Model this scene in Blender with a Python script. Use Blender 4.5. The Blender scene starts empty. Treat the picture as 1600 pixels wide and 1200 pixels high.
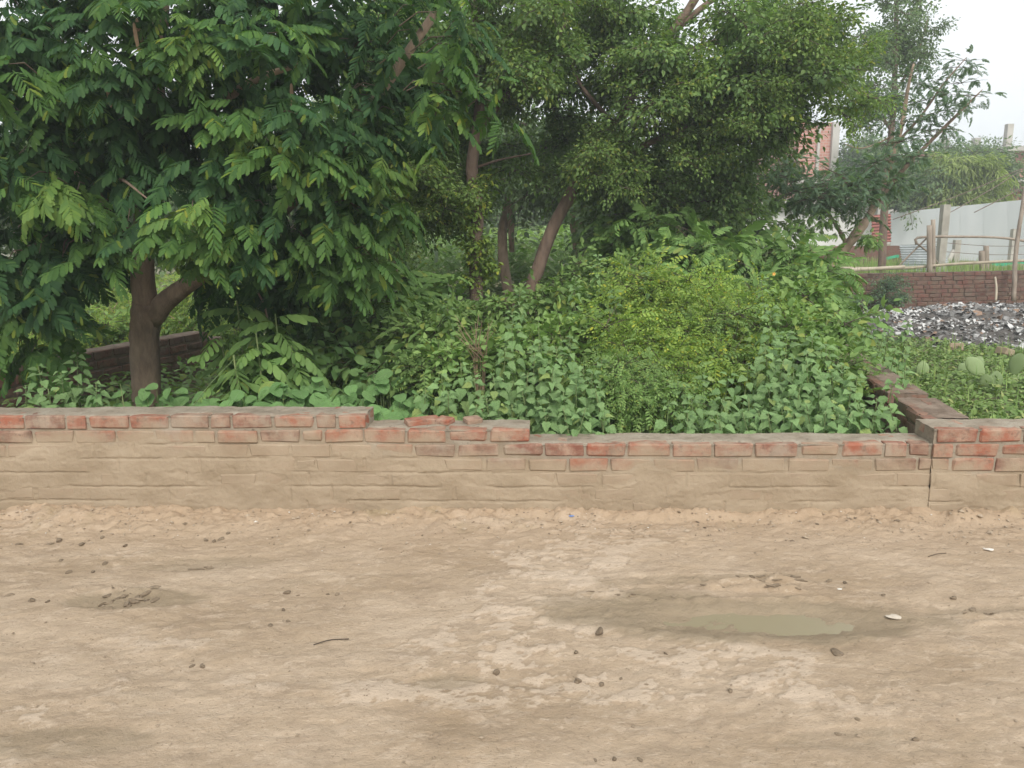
import bpy, math, random
import numpy as np
from mathutils import Matrix, Vector

random.seed(11)
rng = np.random.default_rng(11)
sc = bpy.context.scene
col = sc.collection
rad = math.radians

# ------------------------------------------------------------------ camera
IMG_W, IMG_H, FOCAL = 1600, 1200, 1200.0
EYE = Vector((0, 0, 1.6))
RC = Matrix.Rotation(rad(90 - 11), 3, 'X') @ Matrix.Rotation(rad(-0.7), 3, 'Z')
cam_data = bpy.data.cameras.new('camera')
cam_data.sensor_fit = 'HORIZONTAL'
cam_data.sensor_width = 36.0
cam_data.lens = 36.0 * FOCAL / IMG_W
cam_data.clip_start = 0.05
cam_data.clip_end = 2000
cam = bpy.data.objects.new('camera', cam_data)
cam.matrix_world = Matrix.Translation(EYE) @ RC.to_4x4()
col.objects.link(cam)
sc.camera = cam

# ------------------------------------------------------------------ sky, sun, exposure
SUN_EL, SUN_AZ = 41.0, 168.0          # compass azimuth, 0 = +Y, clockwise
world = bpy.data.worlds.new('World')
sc.world = world
world.use_nodes = True
wt = world.node_tree
wt.nodes.clear()
sky = wt.nodes.new('ShaderNodeTexSky')
sky.sky_type = 'NISHITA'
sky.sun_disc = False
sky.sun_elevation = rad(SUN_EL)
sky.sun_rotation = rad(SUN_AZ)
sky.air_density = 1.0
sky.dust_density = 6.0
sky.ozone_density = 1.0
hs = wt.nodes.new('ShaderNodeHueSaturation')
hs.inputs['Saturation'].default_value = 0.22
mx = wt.nodes.new('ShaderNodeMix')
mx.data_type = 'RGBA'
mx.inputs['Factor'].default_value = 0.72
mx.inputs['B'].default_value = (8.6, 9.0, 9.2, 1)     # the even cloud deck
bg = wt.nodes.new('ShaderNodeBackground')
bg.inputs['Strength'].default_value = 0.100
wo = wt.nodes.new('ShaderNodeOutputWorld')
wt.links.new(sky.outputs[0], hs.inputs['Color'])
wt.links.new(hs.outputs[0], mx.inputs['A'])
wt.links.new(mx.outputs['Result'], bg.inputs['Color'])
wt.links.new(bg.outputs[0], wo.inputs[0])

sun_data = bpy.data.lights.new('sun', 'SUN')
sun_data.energy = 1.5
sun_data.angle = rad(25)
sun_data.color = (1.0, 0.95, 0.87)
sun = bpy.data.objects.new('sun', sun_data)
_sd = Vector((math.sin(rad(SUN_AZ)) * math.cos(rad(SUN_EL)), math.cos(rad(SUN_AZ)) * math.cos(rad(SUN_EL)), math.sin(rad(SUN_EL))))
sun.rotation_euler = _sd.to_track_quat('Z', 'Y').to_euler()
col.objects.link(sun)

sc.view_settings.view_transform = 'Standard'
sc.view_settings.look = 'None'
sc.view_settings.exposure = 0.70
sc.view_settings.gamma = 1.0
sc.view_settings.use_curve_mapping = False
sc.render.engine = 'CYCLES'
sc.cycles.max_bounces = 5
sc.cycles.diffuse_bounces = 4
sc.cycles.transmission_bounces = 3
sc.cycles.glossy_bounces = 2
sc.cycles.use_denoising = True
sc.cycles.use_adaptive_sampling = True
sc.cycles.adaptive_threshold = 0.02


# ------------------------------------------------------------------ helpers
def ray(px, py):
    return RC @ Vector(((px - IMG_W / 2) / FOCAL, (IMG_H / 2 - py) / FOCAL, -1))


def at(px, py, y):
    v = ray(px, py)
    return EYE + v * (y / v.y)


def gz(px, py, z=0.0):
    v = ray(px, py)
    return EYE + v * ((z - EYE.z) / v.z)


def U(a, b):
    return random.uniform(a, b)


def tag(o, label=None, cat=None, group=None, kind=None):
    if label: o['label'] = label
    if cat: o['category'] = cat
    if group: o['group'] = group
    if kind: o['kind'] = kind
    return o


def empty(name, loc=(0, 0, 0)):
    o = bpy.data.objects.new(name, None)
    o.empty_display_size = 0.1
    o.location = loc
    col.objects.link(o)
    return o


def make_mesh(name, V, faces, mat=None, smooth=True):
    """V (n,3); faces: list of (m,3)/(m,4) int arrays"""
    V = np.asarray(V, dtype=np.float32)
    me = bpy.data.meshes.new(name)
    me.vertices.add(len(V))
    me.vertices.foreach_set('co', V.ravel())
    idx, starts, n = [], [], 0
    for f in faces:
        f = np.asarray(f, dtype=np.int32)
        if len(f) == 0: continue
        idx.append(f.ravel())
        starts.append(n + np.arange(len(f), dtype=np.int32) * f.shape[1])
        n += f.size
    idx = np.concatenate(idx)
    starts = np.concatenate(starts)
    me.loops.add(len(idx))
    me.loops.foreach_set('vertex_index', idx)
    me.polygons.add(len(starts))
    me.polygons.foreach_set('loop_start', starts)
    me.polygons.foreach_set('use_smooth', np.full(len(starts), bool(smooth)))
    me.update(calc_edges=True)
    me.validate()
    if mat is not None: me.materials.append(mat)
    return me


def link(name, me, parent=None, M=None):
    o = bpy.data.objects.new(name, me)
    if M is not None: o.matrix_basis = M
    if parent is not None: o.parent = parent
    col.objects.link(o)
    return o


class MB:
    """collects pieces into one mesh"""
    def __init__(self): self.V, self.q, self.t, self.n = [], [], [], 0

    def add(self, V, q=None, t=None):
        V = np.asarray(V, dtype=np.float64)
        if q is not None and len(q): self.q.append(np.asarray(q) + self.n)
        if t is not None and len(t): self.t.append(np.asarray(t) + self.n)
        self.V.append(V)
        self.n += len(V)
        return self

    def box(self, c, s, R=None, jit=0.0):
        v = np.array([[x, y, z] for x in (-.5, .5) for y in (-.5, .5) for z in (-.5, .5)]) * np.array(s)
        if jit: v = v + rng.normal(0, jit, v.shape)
        if R is not None: v = v @ np.array(R).T
        q = [[0, 1, 3, 2], [4, 6, 7, 5], [0, 4, 5, 1], [2, 3, 7, 6], [0, 2, 6, 4], [1, 5, 7, 3]]
        return self.add(v + np.array(c), q)

    def tube(self, pts, radii, n=8, rough=0.0, cap=True):
        P = np.array([list(p) for p in pts], dtype=float)
        radii = np.array(radii, dtype=float)
        T = np.gradient(P, axis=0)
        T /= np.linalg.norm(T, axis=1)[:, None] + 1e-9
        ref = np.array([0, 0, 1.0]) if abs(T[0][2]) < 0.9 else np.array([1.0, 0, 0])
        V = []
        nx = np.cross(T[0], ref); nx /= np.linalg.norm(nx)
        a = np.linspace(0, 2 * np.pi, n, endpoint=False)
        for i in range(len(P)):
            nx = nx - T[i] * np.dot(nx, T[i]); nx /= np.linalg.norm(nx)
            ny = np.cross(T[i], nx)
            r = radii[i] * (1 + (rng.normal(0, rough, n) if rough else 0))
            V.append(P[i] + (np.cos(a) * r)[:, None] * nx + (np.sin(a) * r)[:, None] * ny)
        V = np.concatenate(V)
        q = []
        for i in range(len(P) - 1):
            for j in range(n):
                k = (j + 1) % n
                q.append([i * n + j, i * n + k, (i + 1) * n + k, (i + 1) * n + j])
        t = []
        if cap:
            V = np.concatenate([V, P[:1], P[-1:]])
            c0, c1 = len(V) - 2, len(V) - 1
            b = (len(P) - 1) * n
            for j in range(n):
                k = (j + 1) % n
                t.append([c0, k, j]); t.append([c1, b + j, b + k])
        return self.add(V, q, t)

    def mesh(self, name, mat, smooth=True):
        F = []
        if self.q: F.append(np.concatenate(self.q))
        if self.t: F.append(np.concatenate(self.t))
        return make_mesh(name, np.concatenate(self.V), F, mat, smooth)

    def build(self, name, mat, parent=None, smooth=True, M=None):
        return link(name, self.mesh(name, mat, smooth), parent, M)


def smooth_path(pts, n):
    """Catmull-Rom through pts"""
    P = [Vector(p) for p in pts]
    P = [P[0] * 2 - P[1]] + P + [P[-1] * 2 - P[-2]]
    out = []
    segs = len(P) - 3
    for i in range(n):
        t = i / (n - 1) * segs
        k = min(int(t), segs - 1); u = t - k
        a, b, c, d = P[k], P[k + 1], P[k + 2], P[k + 3]
        out.append(0.5 * ((2 * b) + (c - a) * u + (2 * a - 5 * b + 4 * c - d) * u * u + (3 * b - a - 3 * c + d) * u ** 3))
    return out


def _hash(ix, iy, seed):
    h = (ix.astype(np.int64) * 374761393 + iy.astype(np.int64) * 668265263 + seed * 974711) & 0x7fffffff
    h = ((h ^ (h >> 13)) * 1274126177) & 0x7fffffff
    return ((h ^ (h >> 16)) & 0xffff) / 65535.0


def vnoise(x, y, seed=0):
    ix, iy = np.floor(x), np.floor(y)
    fx, fy = x - ix, y - iy
    fx = fx * fx * fx * (fx * (fx * 6 - 15) + 10); fy = fy * fy * fy * (fy * (fy * 6 - 15) + 10)
    ix, iy = ix.astype(np.int64), iy.astype(np.int64)
    a, b = _hash(ix, iy, seed), _hash(ix + 1, iy, seed)
    c, d = _hash(ix, iy + 1, seed), _hash(ix + 1, iy + 1, seed)
    return (a + (b - a) * fx) * (1 - fy) + (c + (d - c) * fx) * fy


def fbm(x, y, seed=0, oct=4, gain=0.5):
    s, a, tot = 0, 1.0, 0
    for i in range(oct):
        s = s + a * vnoise(x * 2 ** i + 17.3 * i, y * 2 ** i + 9.1 * i, seed + i * 31); tot += a; a *= gain
    return s / tot


def sstep(a, b, x):
    t = np.clip((x - a) / (b - a), 0, 1)
    return t * t * (3 - 2 * t)


def frame(d, up, loc, s=1.0):
    """matrix: local Y -> d, local Z ~ up"""
    y = Vector(d).normalized()
    x = y.cross(Vector(up))
    if x.length < 1e-4: x = y.cross(Vector((1, 0, 0.1)))
    x.normalize()
    z = x.cross(y)
    M = Matrix(((x.x, y.x, z.x), (x.y, y.y, z.y), (x.z, y.z, z.z))).to_4x4()
    if s != 1.0: M = M @ Matrix.Scale(s, 4)
    M.translation = Vector(loc)
    return M


def bake(T, mats, mb):
    """T = (V, tris) template placed at each matrix"""
    V, t = T
    A = np.array([[list(r) for r in m] for m in mats])
    VV = np.einsum('mij,nj->mni', A[:, :3, :3], V) + A[:, None, :3, 3]
    n = len(V)
    tt = (np.asarray(t)[None] + (np.arange(len(mats)) * n)[:, None, None]).reshape(-1, 3)
    mb.add(VV.reshape(-1, 3), None, tt)


# ------------------------------------------------------------------ materials
def new_mat(name):
    m = bpy.data.materials.new(name)
    m.use_nodes = True
    nt = m.node_tree
    b = nt.nodes['Principled BSDF']
    return m, nt, b


def N(nt, kind, **kw):
    n = nt.nodes.new(kind)
    for k, v in kw.items():
        if k in n.inputs: n.inputs[k].default_value = v
        else: setattr(n, k, v)
    return n


def ramp(nt, fac, stops, interp='LINEAR'):
    r = nt.nodes.new('ShaderNodeValToRGB')
    r.color_ramp.interpolation = interp
    e = r.color_ramp.elements
    while len(e) < len(stops): e.new(0.5)
    for k, (p, c) in enumerate(stops):
        e[k].position = p
        e[k].color = (*c, 1) if len(c) == 3 else c
    nt.links.new(fac, r.inputs[0])
    return r.outputs[0]


def mixc(nt, f, a, b, mode='MIX'):
    m = nt.nodes.new('ShaderNodeMix')
    m.data_type = 'RGBA'
    m.blend_type = mode
    for s, v in (('Factor', f), ('A', a), ('B', b)):
        if isinstance(v, bpy.types.NodeSocket): nt.links.new(v, m.inputs[s])
        elif s == 'Factor': m.inputs[s].default_value = v
        else: m.inputs[s].default_value = (*v, 1)
    return m.outputs['Result']


def math_(nt, op, a, b=0.0, clamp=False):
    m = nt.nodes.new('ShaderNodeMath')
    m.operation = op
    m.use_clamp = clamp
    for i, v in ((0, a), (1, b)):
        if isinstance(v, bpy.types.NodeSocket): nt.links.new(v, m.inputs[i])
        else: m.inputs[i].default_value = v
    return m.outputs[0]


def maprange(nt, v, a, b, c=0.0, d=1.0):
    m = nt.nodes.new('ShaderNodeMapRange')
    m.interpolation_type = 'SMOOTHSTEP'
    nt.links.new(v, m.inputs[0])
    for i, x in enumerate((a, b, c, d)): m.inputs[i + 1].default_value = x
    return m.outputs[0]


def noise(nt, vec, scale, detail=4.0, rough=0.55, dist=0.0):
    n = nt.nodes.new('ShaderNodeTexNoise')
    n.inputs['Scale'].default_value = scale
    n.inputs['Detail'].default_value = detail
    n.inputs['Roughness'].default_value = rough
    n.inputs['Distortion'].default_value = dist
    if vec is not None: nt.links.new(vec, n.inputs['Vector'])
    return n.outputs['Fac']


def position(nt, scale=None):
    g = nt.nodes.new('ShaderNodeNewGeometry')
    if scale is None: return g.outputs['Position']
    m = nt.nodes.new('ShaderNodeMapping')
    m.inputs['Scale'].default_value = scale
    nt.links.new(g.outputs['Position'], m.inputs['Vector'])
    return m.outputs[0]


def bump(nt, b, h, strength=0.3, dist=0.01):
    n = nt.nodes.new('ShaderNodeBump')
    n.inputs['Strength'].default_value = strength
    n.inputs['Distance'].default_value = dist
    nt.links.new(h, n.inputs['Height'])
    nt.links.new(n.outputs[0], b.inputs['Normal'])


def leaf_mat(name, dark, light, odd=None, odd_share=0.06, trans=0.32, rough=0.5, spec=0.35):
    """leaf blade: colour varies leaf by leaf and plant piece by plant piece; some light comes through"""
    m, nt, b = new_mat(name)
    g = nt.nodes.new('ShaderNodeNewGeometry')
    oi = nt.nodes.new('ShaderNodeObjectInfo')
    r = math_(nt, 'FRACT', math_(nt, 'ADD', g.outputs['Random Per Island'], oi.outputs['Random']))
    stops = [(0.0, dark), (1.0 - odd_share - 0.02, light)]
    if odd: stops.append((1.0 - odd_share * 0.5, odd))
    c = ramp(nt, r, stops)
    nz = noise(nt, position(nt), 2.2, 2.0)
    v = math_(nt, 'ADD', math_(nt, 'MULTIPLY', oi.outputs['Random'], 0.35), math_(nt, 'MULTIPLY', nz, 0.7))
    v = math_(nt, 'ADD', v, 0.48)
    hsv = nt.nodes.new('ShaderNodeHueSaturation')
    nt.links.new(c, hsv.inputs['Color'])
    nt.links.new(v, hsv.inputs['Value'])
    nt.links.new(hsv.outputs[0], b.inputs['Base Color'])
    b.inputs['Roughness'].default_value = rough
    b.inputs['Specular IOR Level'].default_value = spec
    tr = nt.nodes.new('ShaderNodeBsdfTranslucent')
    tc = mixc(nt, 1.0, hsv.outputs[0], (1.2, 1.35, 0.60), 'MULTIPLY')
    nt.links.new(tc, tr.inputs['Color'])
    ms = nt.nodes.new('ShaderNodeMixShader')
    ms.inputs[0].default_value = trans
    out = nt.nodes['Material Output']
    nt.links.new(b.outputs[0], ms.inputs[1])
    nt.links.new(tr.outputs[0], ms.inputs[2])
    nt.links.new(ms.outputs[0], out.inputs['Surface'])
    return m


def add_veins(m):
    """pale midrib and slanting side veins, in the leaf's own coordinates"""
    nt = m.node_tree
    b = nt.nodes['Principled BSDF']
    tc = nt.nodes.new('ShaderNodeTexCoord')
    sx = nt.nodes.new('ShaderNodeSeparateXYZ')
    nt.links.new(tc.outputs['Object'], sx.inputs[0])
    ax = math_(nt, 'ABSOLUTE', sx.outputs['X'])
    ph = math_(nt, 'MULTIPLY', math_(nt, 'SUBTRACT', sx.outputs['Y'], math_(nt, 'MULTIPLY', ax, 0.75)), 44.0)
    side = math_(nt, 'POWER', math_(nt, 'ADD', math_(nt, 'MULTIPLY', math_(nt, 'SINE', ph), 0.5), 0.5), 6.0)
    rib = maprange(nt, ax, 0.0, 0.035, 1.0, 0.0)
    v = math_(nt, 'MAXIMUM', rib, math_(nt, 'MULTIPLY', side, 0.55))
    bl = noise(nt, tc.outputs['Object'], 5.0, 3)
    src = b.inputs['Base Color'].links[0].from_socket
    c = mixc(nt, math_(nt, 'MULTIPLY', v, 0.45), src, (0.36, 0.47, 0.25))
    c = mixc(nt, maprange(nt, bl, 0.35, 0.7, 0.0, 0.3), c, (0.13, 0.235, 0.095))
    nt.links.new(c, b.inputs['Base Color'])
    bump(nt, b, math_(nt, 'SUBTRACT', math_(nt, 'MULTIPLY', bl, 1.2), v), 0.6, 0.02)


def plain_mat(name, c1, c2, scale=6.0, rough=0.85, bstr=0.25, bdist=0.004, stretch=None, metal=0.0):
    m, nt, b = new_mat(name)
    p = position(nt, stretch)
    n1 = noise(nt, p, scale, 6.0, 0.6)
    oi = nt.nodes.new('ShaderNodeObjectInfo')
    f = math_(nt, 'ADD', n1, math_(nt, 'MULTIPLY', math_(nt, 'SUBTRACT', oi.outputs['Random'], 0.5), 0.3))
    nt.links.new(ramp(nt, f, [(0.3, c1), (0.7, c2)]), b.inputs['Base Color'])
    b.inputs['Roughness'].default_value = rough
    b.inputs['Metallic'].default_value = metal
    bump(nt, b, noise(nt, p, scale * 7, 5.0, 0.65), bstr, bdist)
    return m


M = {}
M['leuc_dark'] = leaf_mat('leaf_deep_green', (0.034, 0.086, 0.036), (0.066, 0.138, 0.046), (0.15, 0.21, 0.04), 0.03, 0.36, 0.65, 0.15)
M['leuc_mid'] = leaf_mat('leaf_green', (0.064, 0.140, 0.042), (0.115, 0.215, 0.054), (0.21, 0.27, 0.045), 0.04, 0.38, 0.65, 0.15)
M['leuc_young_lit'] = leaf_mat('leaf_young_lit_green', (0.110, 0.205, 0.052), (0.17, 0.265, 0.058), (0.26, 0.29, 0.05), 0.08, 0.34, 0.6, 0.2)  # young leaf tint that doubles as light painted on outer tufts
M['sissoo'] = leaf_mat('leaf_small_green', (0.092, 0.162, 0.060), (0.190, 0.285, 0.094), (0.25, 0.30, 0.08), 0.05, 0.38, .6, .2)
M['sissoo_light'] = leaf_mat('leaf_small_light_green', (0.115, 0.195, 0.060), (0.220, 0.310, 0.090), (0.29, 0.31, 0.07), 0.07, 0.36, .6, .2)
M['far'] = leaf_mat('leaf_far_green', (0.095, 0.155, 0.078), (0.175, 0.245, 0.112), None, 0.04, 0.36, .6, .2)
M['grey_green'] = leaf_mat('leaf_grey_green', (0.095, 0.160, 0.105), (0.160, 0.240, 0.145), (0.19, 0.25, 0.11), 0.05, 0.42, .6, .2)
M['weed'] = leaf_mat('leaf_weed', (0.175, 0.300, 0.110), (0.265, 0.405, 0.160), (0.34, 0.43, 0.13), 0.06, 0.20, .6, .25)
M['round'] = leaf_mat('leaf_round', (0.120, 0.240, 0.075), (0.195, 0.345, 0.115), (0.30, 0.38, 0.08), 0.05, 0.22, .6, .25)
M['lantana'] = leaf_mat('leaf_shrub', (0.140, 0.240, 0.070), (0.235, 0.345, 0.110), (0.27, 0.32, 0.08), 0.06, 0.26, .6, .2)
M['yellow'] = leaf_mat('leaf_yellow_green', (0.165, 0.270, 0.060), (0.285, 0.385, 0.082), (0.42, 0.43, 0.06), 0.08, 0.28, .6, .2)
M['cover'] = leaf_mat('leaf_ground_cover', (0.145, 0.235, 0.070), (0.260, 0.360, 0.118), (0.34, 0.38, 0.14), 0.10, 0.22, .6, .2)
M['shade_leaf'] = leaf_mat('leaf_shade_shrub', (0.110, 0.205, 0.070), (0.185, 0.295, 0.100), (0.24, 0.30, 0.08), 0.06, 0.28, .6, .2)
M['sapling'] = leaf_mat('leaf_sapling', (0.120, 0.220, 0.066), (0.200, 0.320, 0.092), (0.26, 0.33, 0.08), 0.06, 0.28, .6, .2)
M['willow'] = leaf_mat('leaf_willow', (0.190, 0.255, 0.080), (0.310, 0.375, 0.130), None, 0.04, 0.42, .6, .2)
M['maize'] = leaf_mat('leaf_maize', (0.180, 0.300, 0.090), (0.330, 0.440, 0.190), (0.42, 0.48, 0.28), 0.10, 0.35)
M['cactus'] = leaf_mat('cactus_pad', (0.17, 0.235, 0.10), (0.24, 0.31, 0.14), None, 0.04, 0.02, 0.6)
M['dry'] = plain_mat('dry_stem', (0.20, 0.13, 0.09), (0.33, 0.24, 0.15), 20)
M['stem'] = plain_mat('green_stem', (0.10, 0.16, 0.05), (0.18, 0.22, 0.08), 20, 0.7)
M['bark'] = plain_mat('bark_brown', (0.185, 0.132, 0.094), (0.380, 0.285, 0.205), 14, 0.9, 0.9, 0.012, (1, 1, 0.35))
M['bark_red'] = plain_mat('bark_reddish', (0.105, 0.072, 0.054), (0.225, 0.158, 0.116), 12, 0.9, 0.9, 0.014, (1, 1, 0.4))
M['twig'] = plain_mat('twig_brown', (0.06, 0.045, 0.033), (0.12, 0.09, 0.06), 18)

MUD = ((0.280, 0.217, 0.147), (0.372, 0.297, 0.212))


MUD_DROP = 0.165


def brick_mat(name, mud_hi, mud_lo, reds, moss=0.25, k=1.0):
    """fired brick; splashed mud lies on the lower courses (real dirt, up to a ragged height)"""
    m, nt, b = new_mat(name)
    pos = position(nt)
    oi = nt.nodes.new('ShaderNodeObjectInfo')
    tc = nt.nodes.new('ShaderNodeTexCoord')
    n1 = noise(nt, pos, 9.0, 6, 0.62)
    c = ramp(nt, oi.outputs['Random'], [(0.0, reds[0]), (0.4, reds[1]), (0.75, reds[2]), (1.0, reds[3])])
    # weathering inside each brick
    c = mixc(nt, maprange(nt, n1, 0.42, 0.68), c, (0.36 * k, 0.24 * k, 0.175 * k))
    c = mixc(nt, maprange(nt, noise(nt, pos, 26.0, 5, 0.7), 0.50, 0.70, 0, 0.8), c, (0.120 * k, 0.072 * k, 0.055 * k))
    # grey lime bloom
    c = mixc(nt, math_(nt, 'MULTIPLY', maprange(nt, noise(nt, pos, 5.0, 5, 0.65), 0.50, 0.66), 0.72), c, (0.32 * k, 0.27 * k, 0.21 * k))
    # dark algae streaks
    sp = position(nt, (3.0, 3.0, 1.2))
    c = mixc(nt, maprange(nt, noise(nt, sp, 2.6, 5, 0.7), 0.54, 0.72, 0, moss * 2), c, (0.085, 0.068, 0.052))
    # thin dry dust film, patchy
    c = mixc(nt, maprange(nt, noise(nt, position(nt, (1, 1, 2.2)), 6.5, 7, 0.72), 0.38, 0.68, 0.0, 0.62), c, (0.33 * k, 0.262 * k, 0.19 * k))
    sx = nt.nodes.new('ShaderNodeSeparateXYZ')
    nt.links.new(pos, sx.inputs[0])
    mc = ramp(nt, noise(nt, position(nt, (1, 1, 1.6)), 4.0, 6, 0.6), [(0.3, MUD[0]), (0.7, MUD[1])])
    wob = math_(nt, 'MULTIPLY', math_(nt, 'SUBTRACT', noise(nt, position(nt), 3.5, 6, 0.65), 0.5), 0.42)
    wob = math_(nt, 'ADD', wob, math_(nt, 'MULTIPLY', math_(nt, 'SUBTRACT', oi.outputs['Random'], 0.5), 0.10))
    sh = maprange(nt, sx.outputs['X'], -1.1, 0.35, 0.0, MUD_DROP)
    f = maprange(nt, math_(nt, 'ADD', math_(nt, 'ADD', sx.outputs['Z'], sh), wob), mud_lo, mud_hi, 0.93, 0.0)
    c = mixc(nt, f, c, mc)
    nt.links.new(c, b.inputs['Base Color'])
    b.inputs['Roughness'].default_value = 0.92
    b.inputs['Specular IOR Level'].default_value = 0.2
    h = math_(nt, 'ADD', noise(nt, pos, 60.0, 6, 0.7), math_(nt, 'MULTIPLY', noise(nt, pos, 16.0, 4, 0.6), 1.2))
    bump(nt, b, h, 0.55, 0.006)
    return m


M['brick'] = brick_mat('brick_front', 0.575, 0.40, ((0.27, 0.082, 0.050), (0.32, 0.110, 0.066), (0.17, 0.078, 0.058), (0.245, 0.145, 0.100)))
M['brick_old'] = brick_mat('brick_old', 0.10, 0.0, ((0.20, 0.095, 0.070), (0.25, 0.120, 0.085), (0.155, 0.085, 0.066), (0.22, 0.135, 0.10)), 0.4, .6)
M['brick_far'] = brick_mat('brick_far', -0.3, -0.5, ((0.145, 0.060, 0.050), (0.19, 0.078, 0.062), (0.115, 0.054, 0.047), (0.165, 0.085, 0.07)), 0.3, .45)


def mortar_mat(name, cols, mud_hi, mud_lo):
    m, nt, b = new_mat(name)
    pos = position(nt)
    c = ramp(nt, noise(nt, pos, 7.0, 7, 0.65), [(0.3, cols[0]), (0.5, cols[1]), (0.72, cols[2])])
    c = mixc(nt, maprange(nt, noise(nt, pos, 33.0, 5, 0.7), 0.56, 0.70, 0, 0.7), c, (0.11, 0.09, 0.07))
    sx = nt.nodes.new('ShaderNodeSeparateXYZ')
    nt.links.new(pos, sx.inputs[0])
    mc = ramp(nt, noise(nt, position(nt, (1, 1, 1.6)), 4.0, 6, 0.6), [(0.3, MUD[0]), (0.7, MUD[1])])
    wob = math_(nt, 'MULTIPLY', math_(nt, 'SUBTRACT', noise(nt, position(nt), 3.5, 6, 0.65), 0.5), 0.42)
    sh = maprange(nt, sx.outputs['X'], -1.1, 0.35, 0.0, MUD_DROP)
    f = maprange(nt, math_(nt, 'ADD', math_(nt, 'ADD', sx.outputs['Z'], sh), wob), mud_lo, mud_hi, 1.0, 0.0)
    nt.links.new(mixc(nt, f, c, mc), b.inputs['Base Color'])
    b.inputs['Roughness'].default_value = 0.95
    b.inputs['Specular IOR Level'].default_value = 0.15
    h = math_(nt, 'ADD', noise(nt, pos, 45.0, 7, 0.72), noise(nt, pos, 12.0, 4, 0.6))
    bump(nt, b, h, 0.7, 0.008)
    return m


M['mortar'] = mortar_mat('mortar_grey', ((0.20, 0.163, 0.122), (0.285, 0.24, 0.185), (0.36, 0.318, 0.255)), 0.56, 0.40)
M['mortar_old'] = mortar_mat('mortar_brown', ((0.13, 0.095, 0.070), (0.205, 0.155, 0.118), (0.29, 0.23, 0.18)), 0.10, 0.0)
M['mortar_far'] = mortar_mat('mortar_dark', ((0.06, 0.042, 0.034), (0.10, 0.07, 0.055), (0.16, 0.11, 0.085)), -0.3, -0.5)


def road_mat():
    m, nt, b = new_mat('dry_mud_road')
    at_d = nt.nodes.new('ShaderNodeAttribute'); at_d.attribute_name = 'damp'
    at_c = nt.nodes.new('ShaderNodeAttribute'); at_c.attribute_name = 'crust'
    at_b = nt.nodes.new('ShaderNodeAttribute'); at_b.attribute_name = 'bank'
    pos = position(nt)
    ps = position(nt, (0.7, 1.45, 1.0))
    n1 = noise(nt, ps, 1.6, 7, 0.62, 0.4)
    c = ramp(nt, n1, [(0.28, (0.295, 0.228, 0.150)), (0.5, (0.375, 0.300, 0.212)), (0.72, (0.445, 0.368, 0.275))])
    n2 = noise(nt, position(nt, (0.8, 1.3, 1)), 7.0, 8, 0.68, 0.6)
    c = mixc(nt, maprange(nt, n2, 0.46, 0.66, 0, 0.48), c, (0.270, 0.212, 0.150))
    c = mixc(nt, maprange(nt, noise(nt, position(nt, (0.7, 1.5, 1)), 9.0, 8, 0.75, 0.8), 0.50, 0.66, 0, 0.6), c, (0.490, 0.408, 0.310))
    crust_n = math_(nt, 'ADD', at_c.outputs['Fac'], math_(nt, 'MULTIPLY', math_(nt, 'SUBTRACT', noise(nt, pos, 38.0, 6, 0.7), 0.5), 0.9))
    c = mixc(nt, maprange(nt, crust_n, 0.35, 0.80, 0, 0.6), c, (0.51, 0.43, 0.335))
    # specks
    c = mixc(nt, maprange(nt, noise(nt, pos, 75.0, 4, 0.7), 0.58, 0.68, 0, 0.55), c, (0.20, 0.155, 0.105))
    c = mixc(nt, maprange(nt, noise(nt, position(nt, (0.5, 1.4, 1)), 55.0, 5, 0.7), 0.58, 0.68, 0, 0.45), c, (0.54, 0.46, 0.36))
    # loose reddish soil along the wall
    bk = mixc(nt, noise(nt, pos, 14.0, 6, 0.7), (0.32, 0.235, 0.150), (0.45, 0.355, 0.250))
    c = mixc(nt, math_(nt, 'MULTIPLY', at_b.outputs['Fac'], 0.85), c, bk)
    grn = maprange(nt, noise(nt, pos, 2.3, 5, 0.6), 0.56, 0.70, 0, 0.35)
    c = mixc(nt, math_(nt, 'MULTIPLY', grn, at_b.outputs['Fac']), c, (0.20, 0.19, 0.09))
    dampc = ramp(nt, noise(nt, ps, 5.0, 5, 0.6), [(0.3, (0.215, 0.172, 0.112)), (0.7, (0.285, 0.235, 0.160))])
    dn = math_(nt, 'ADD', at_d.outputs['Fac'], math_(nt, 'MULTIPLY', math_(nt, 'SUBTRACT', noise(nt, ps, 9.0, 6, 0.7), 0.5), 0.7))
    c = mixc(nt, maprange(nt, dn, 0.25, 0.85, 0, 0.9), c, dampc)
    c = mixc(nt, 1.0, c, (1.07, 1.02, 1.01), 'MULTIPLY')
    nt.links.new(c, b.inputs['Base Color'])
    rg = nt.nodes.new('ShaderNodeMapRange')
    nt.links.new(at_d.outputs['Fac'], rg.inputs[0])
    rg.inputs[3].default_value = 0.95; rg.inputs[4].default_value = 0.70
    nt.links.new(rg.outputs[0], b.inputs['Roughness'])
    b.inputs['Specular IOR Level'].default_value = 0.2
    h = math_(nt, 'ADD', noise(nt, position(nt, (0.85, 1.2, 1)), 60.0, 7, 0.75), math_(nt, 'MULTIPLY', noise(nt, position(nt, (0.75, 1.25, 1)), 19.0, 6, 0.7, 0.5), 1.4))
    bump(nt, b, h, 0.8, 0.010)
    return m


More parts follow.
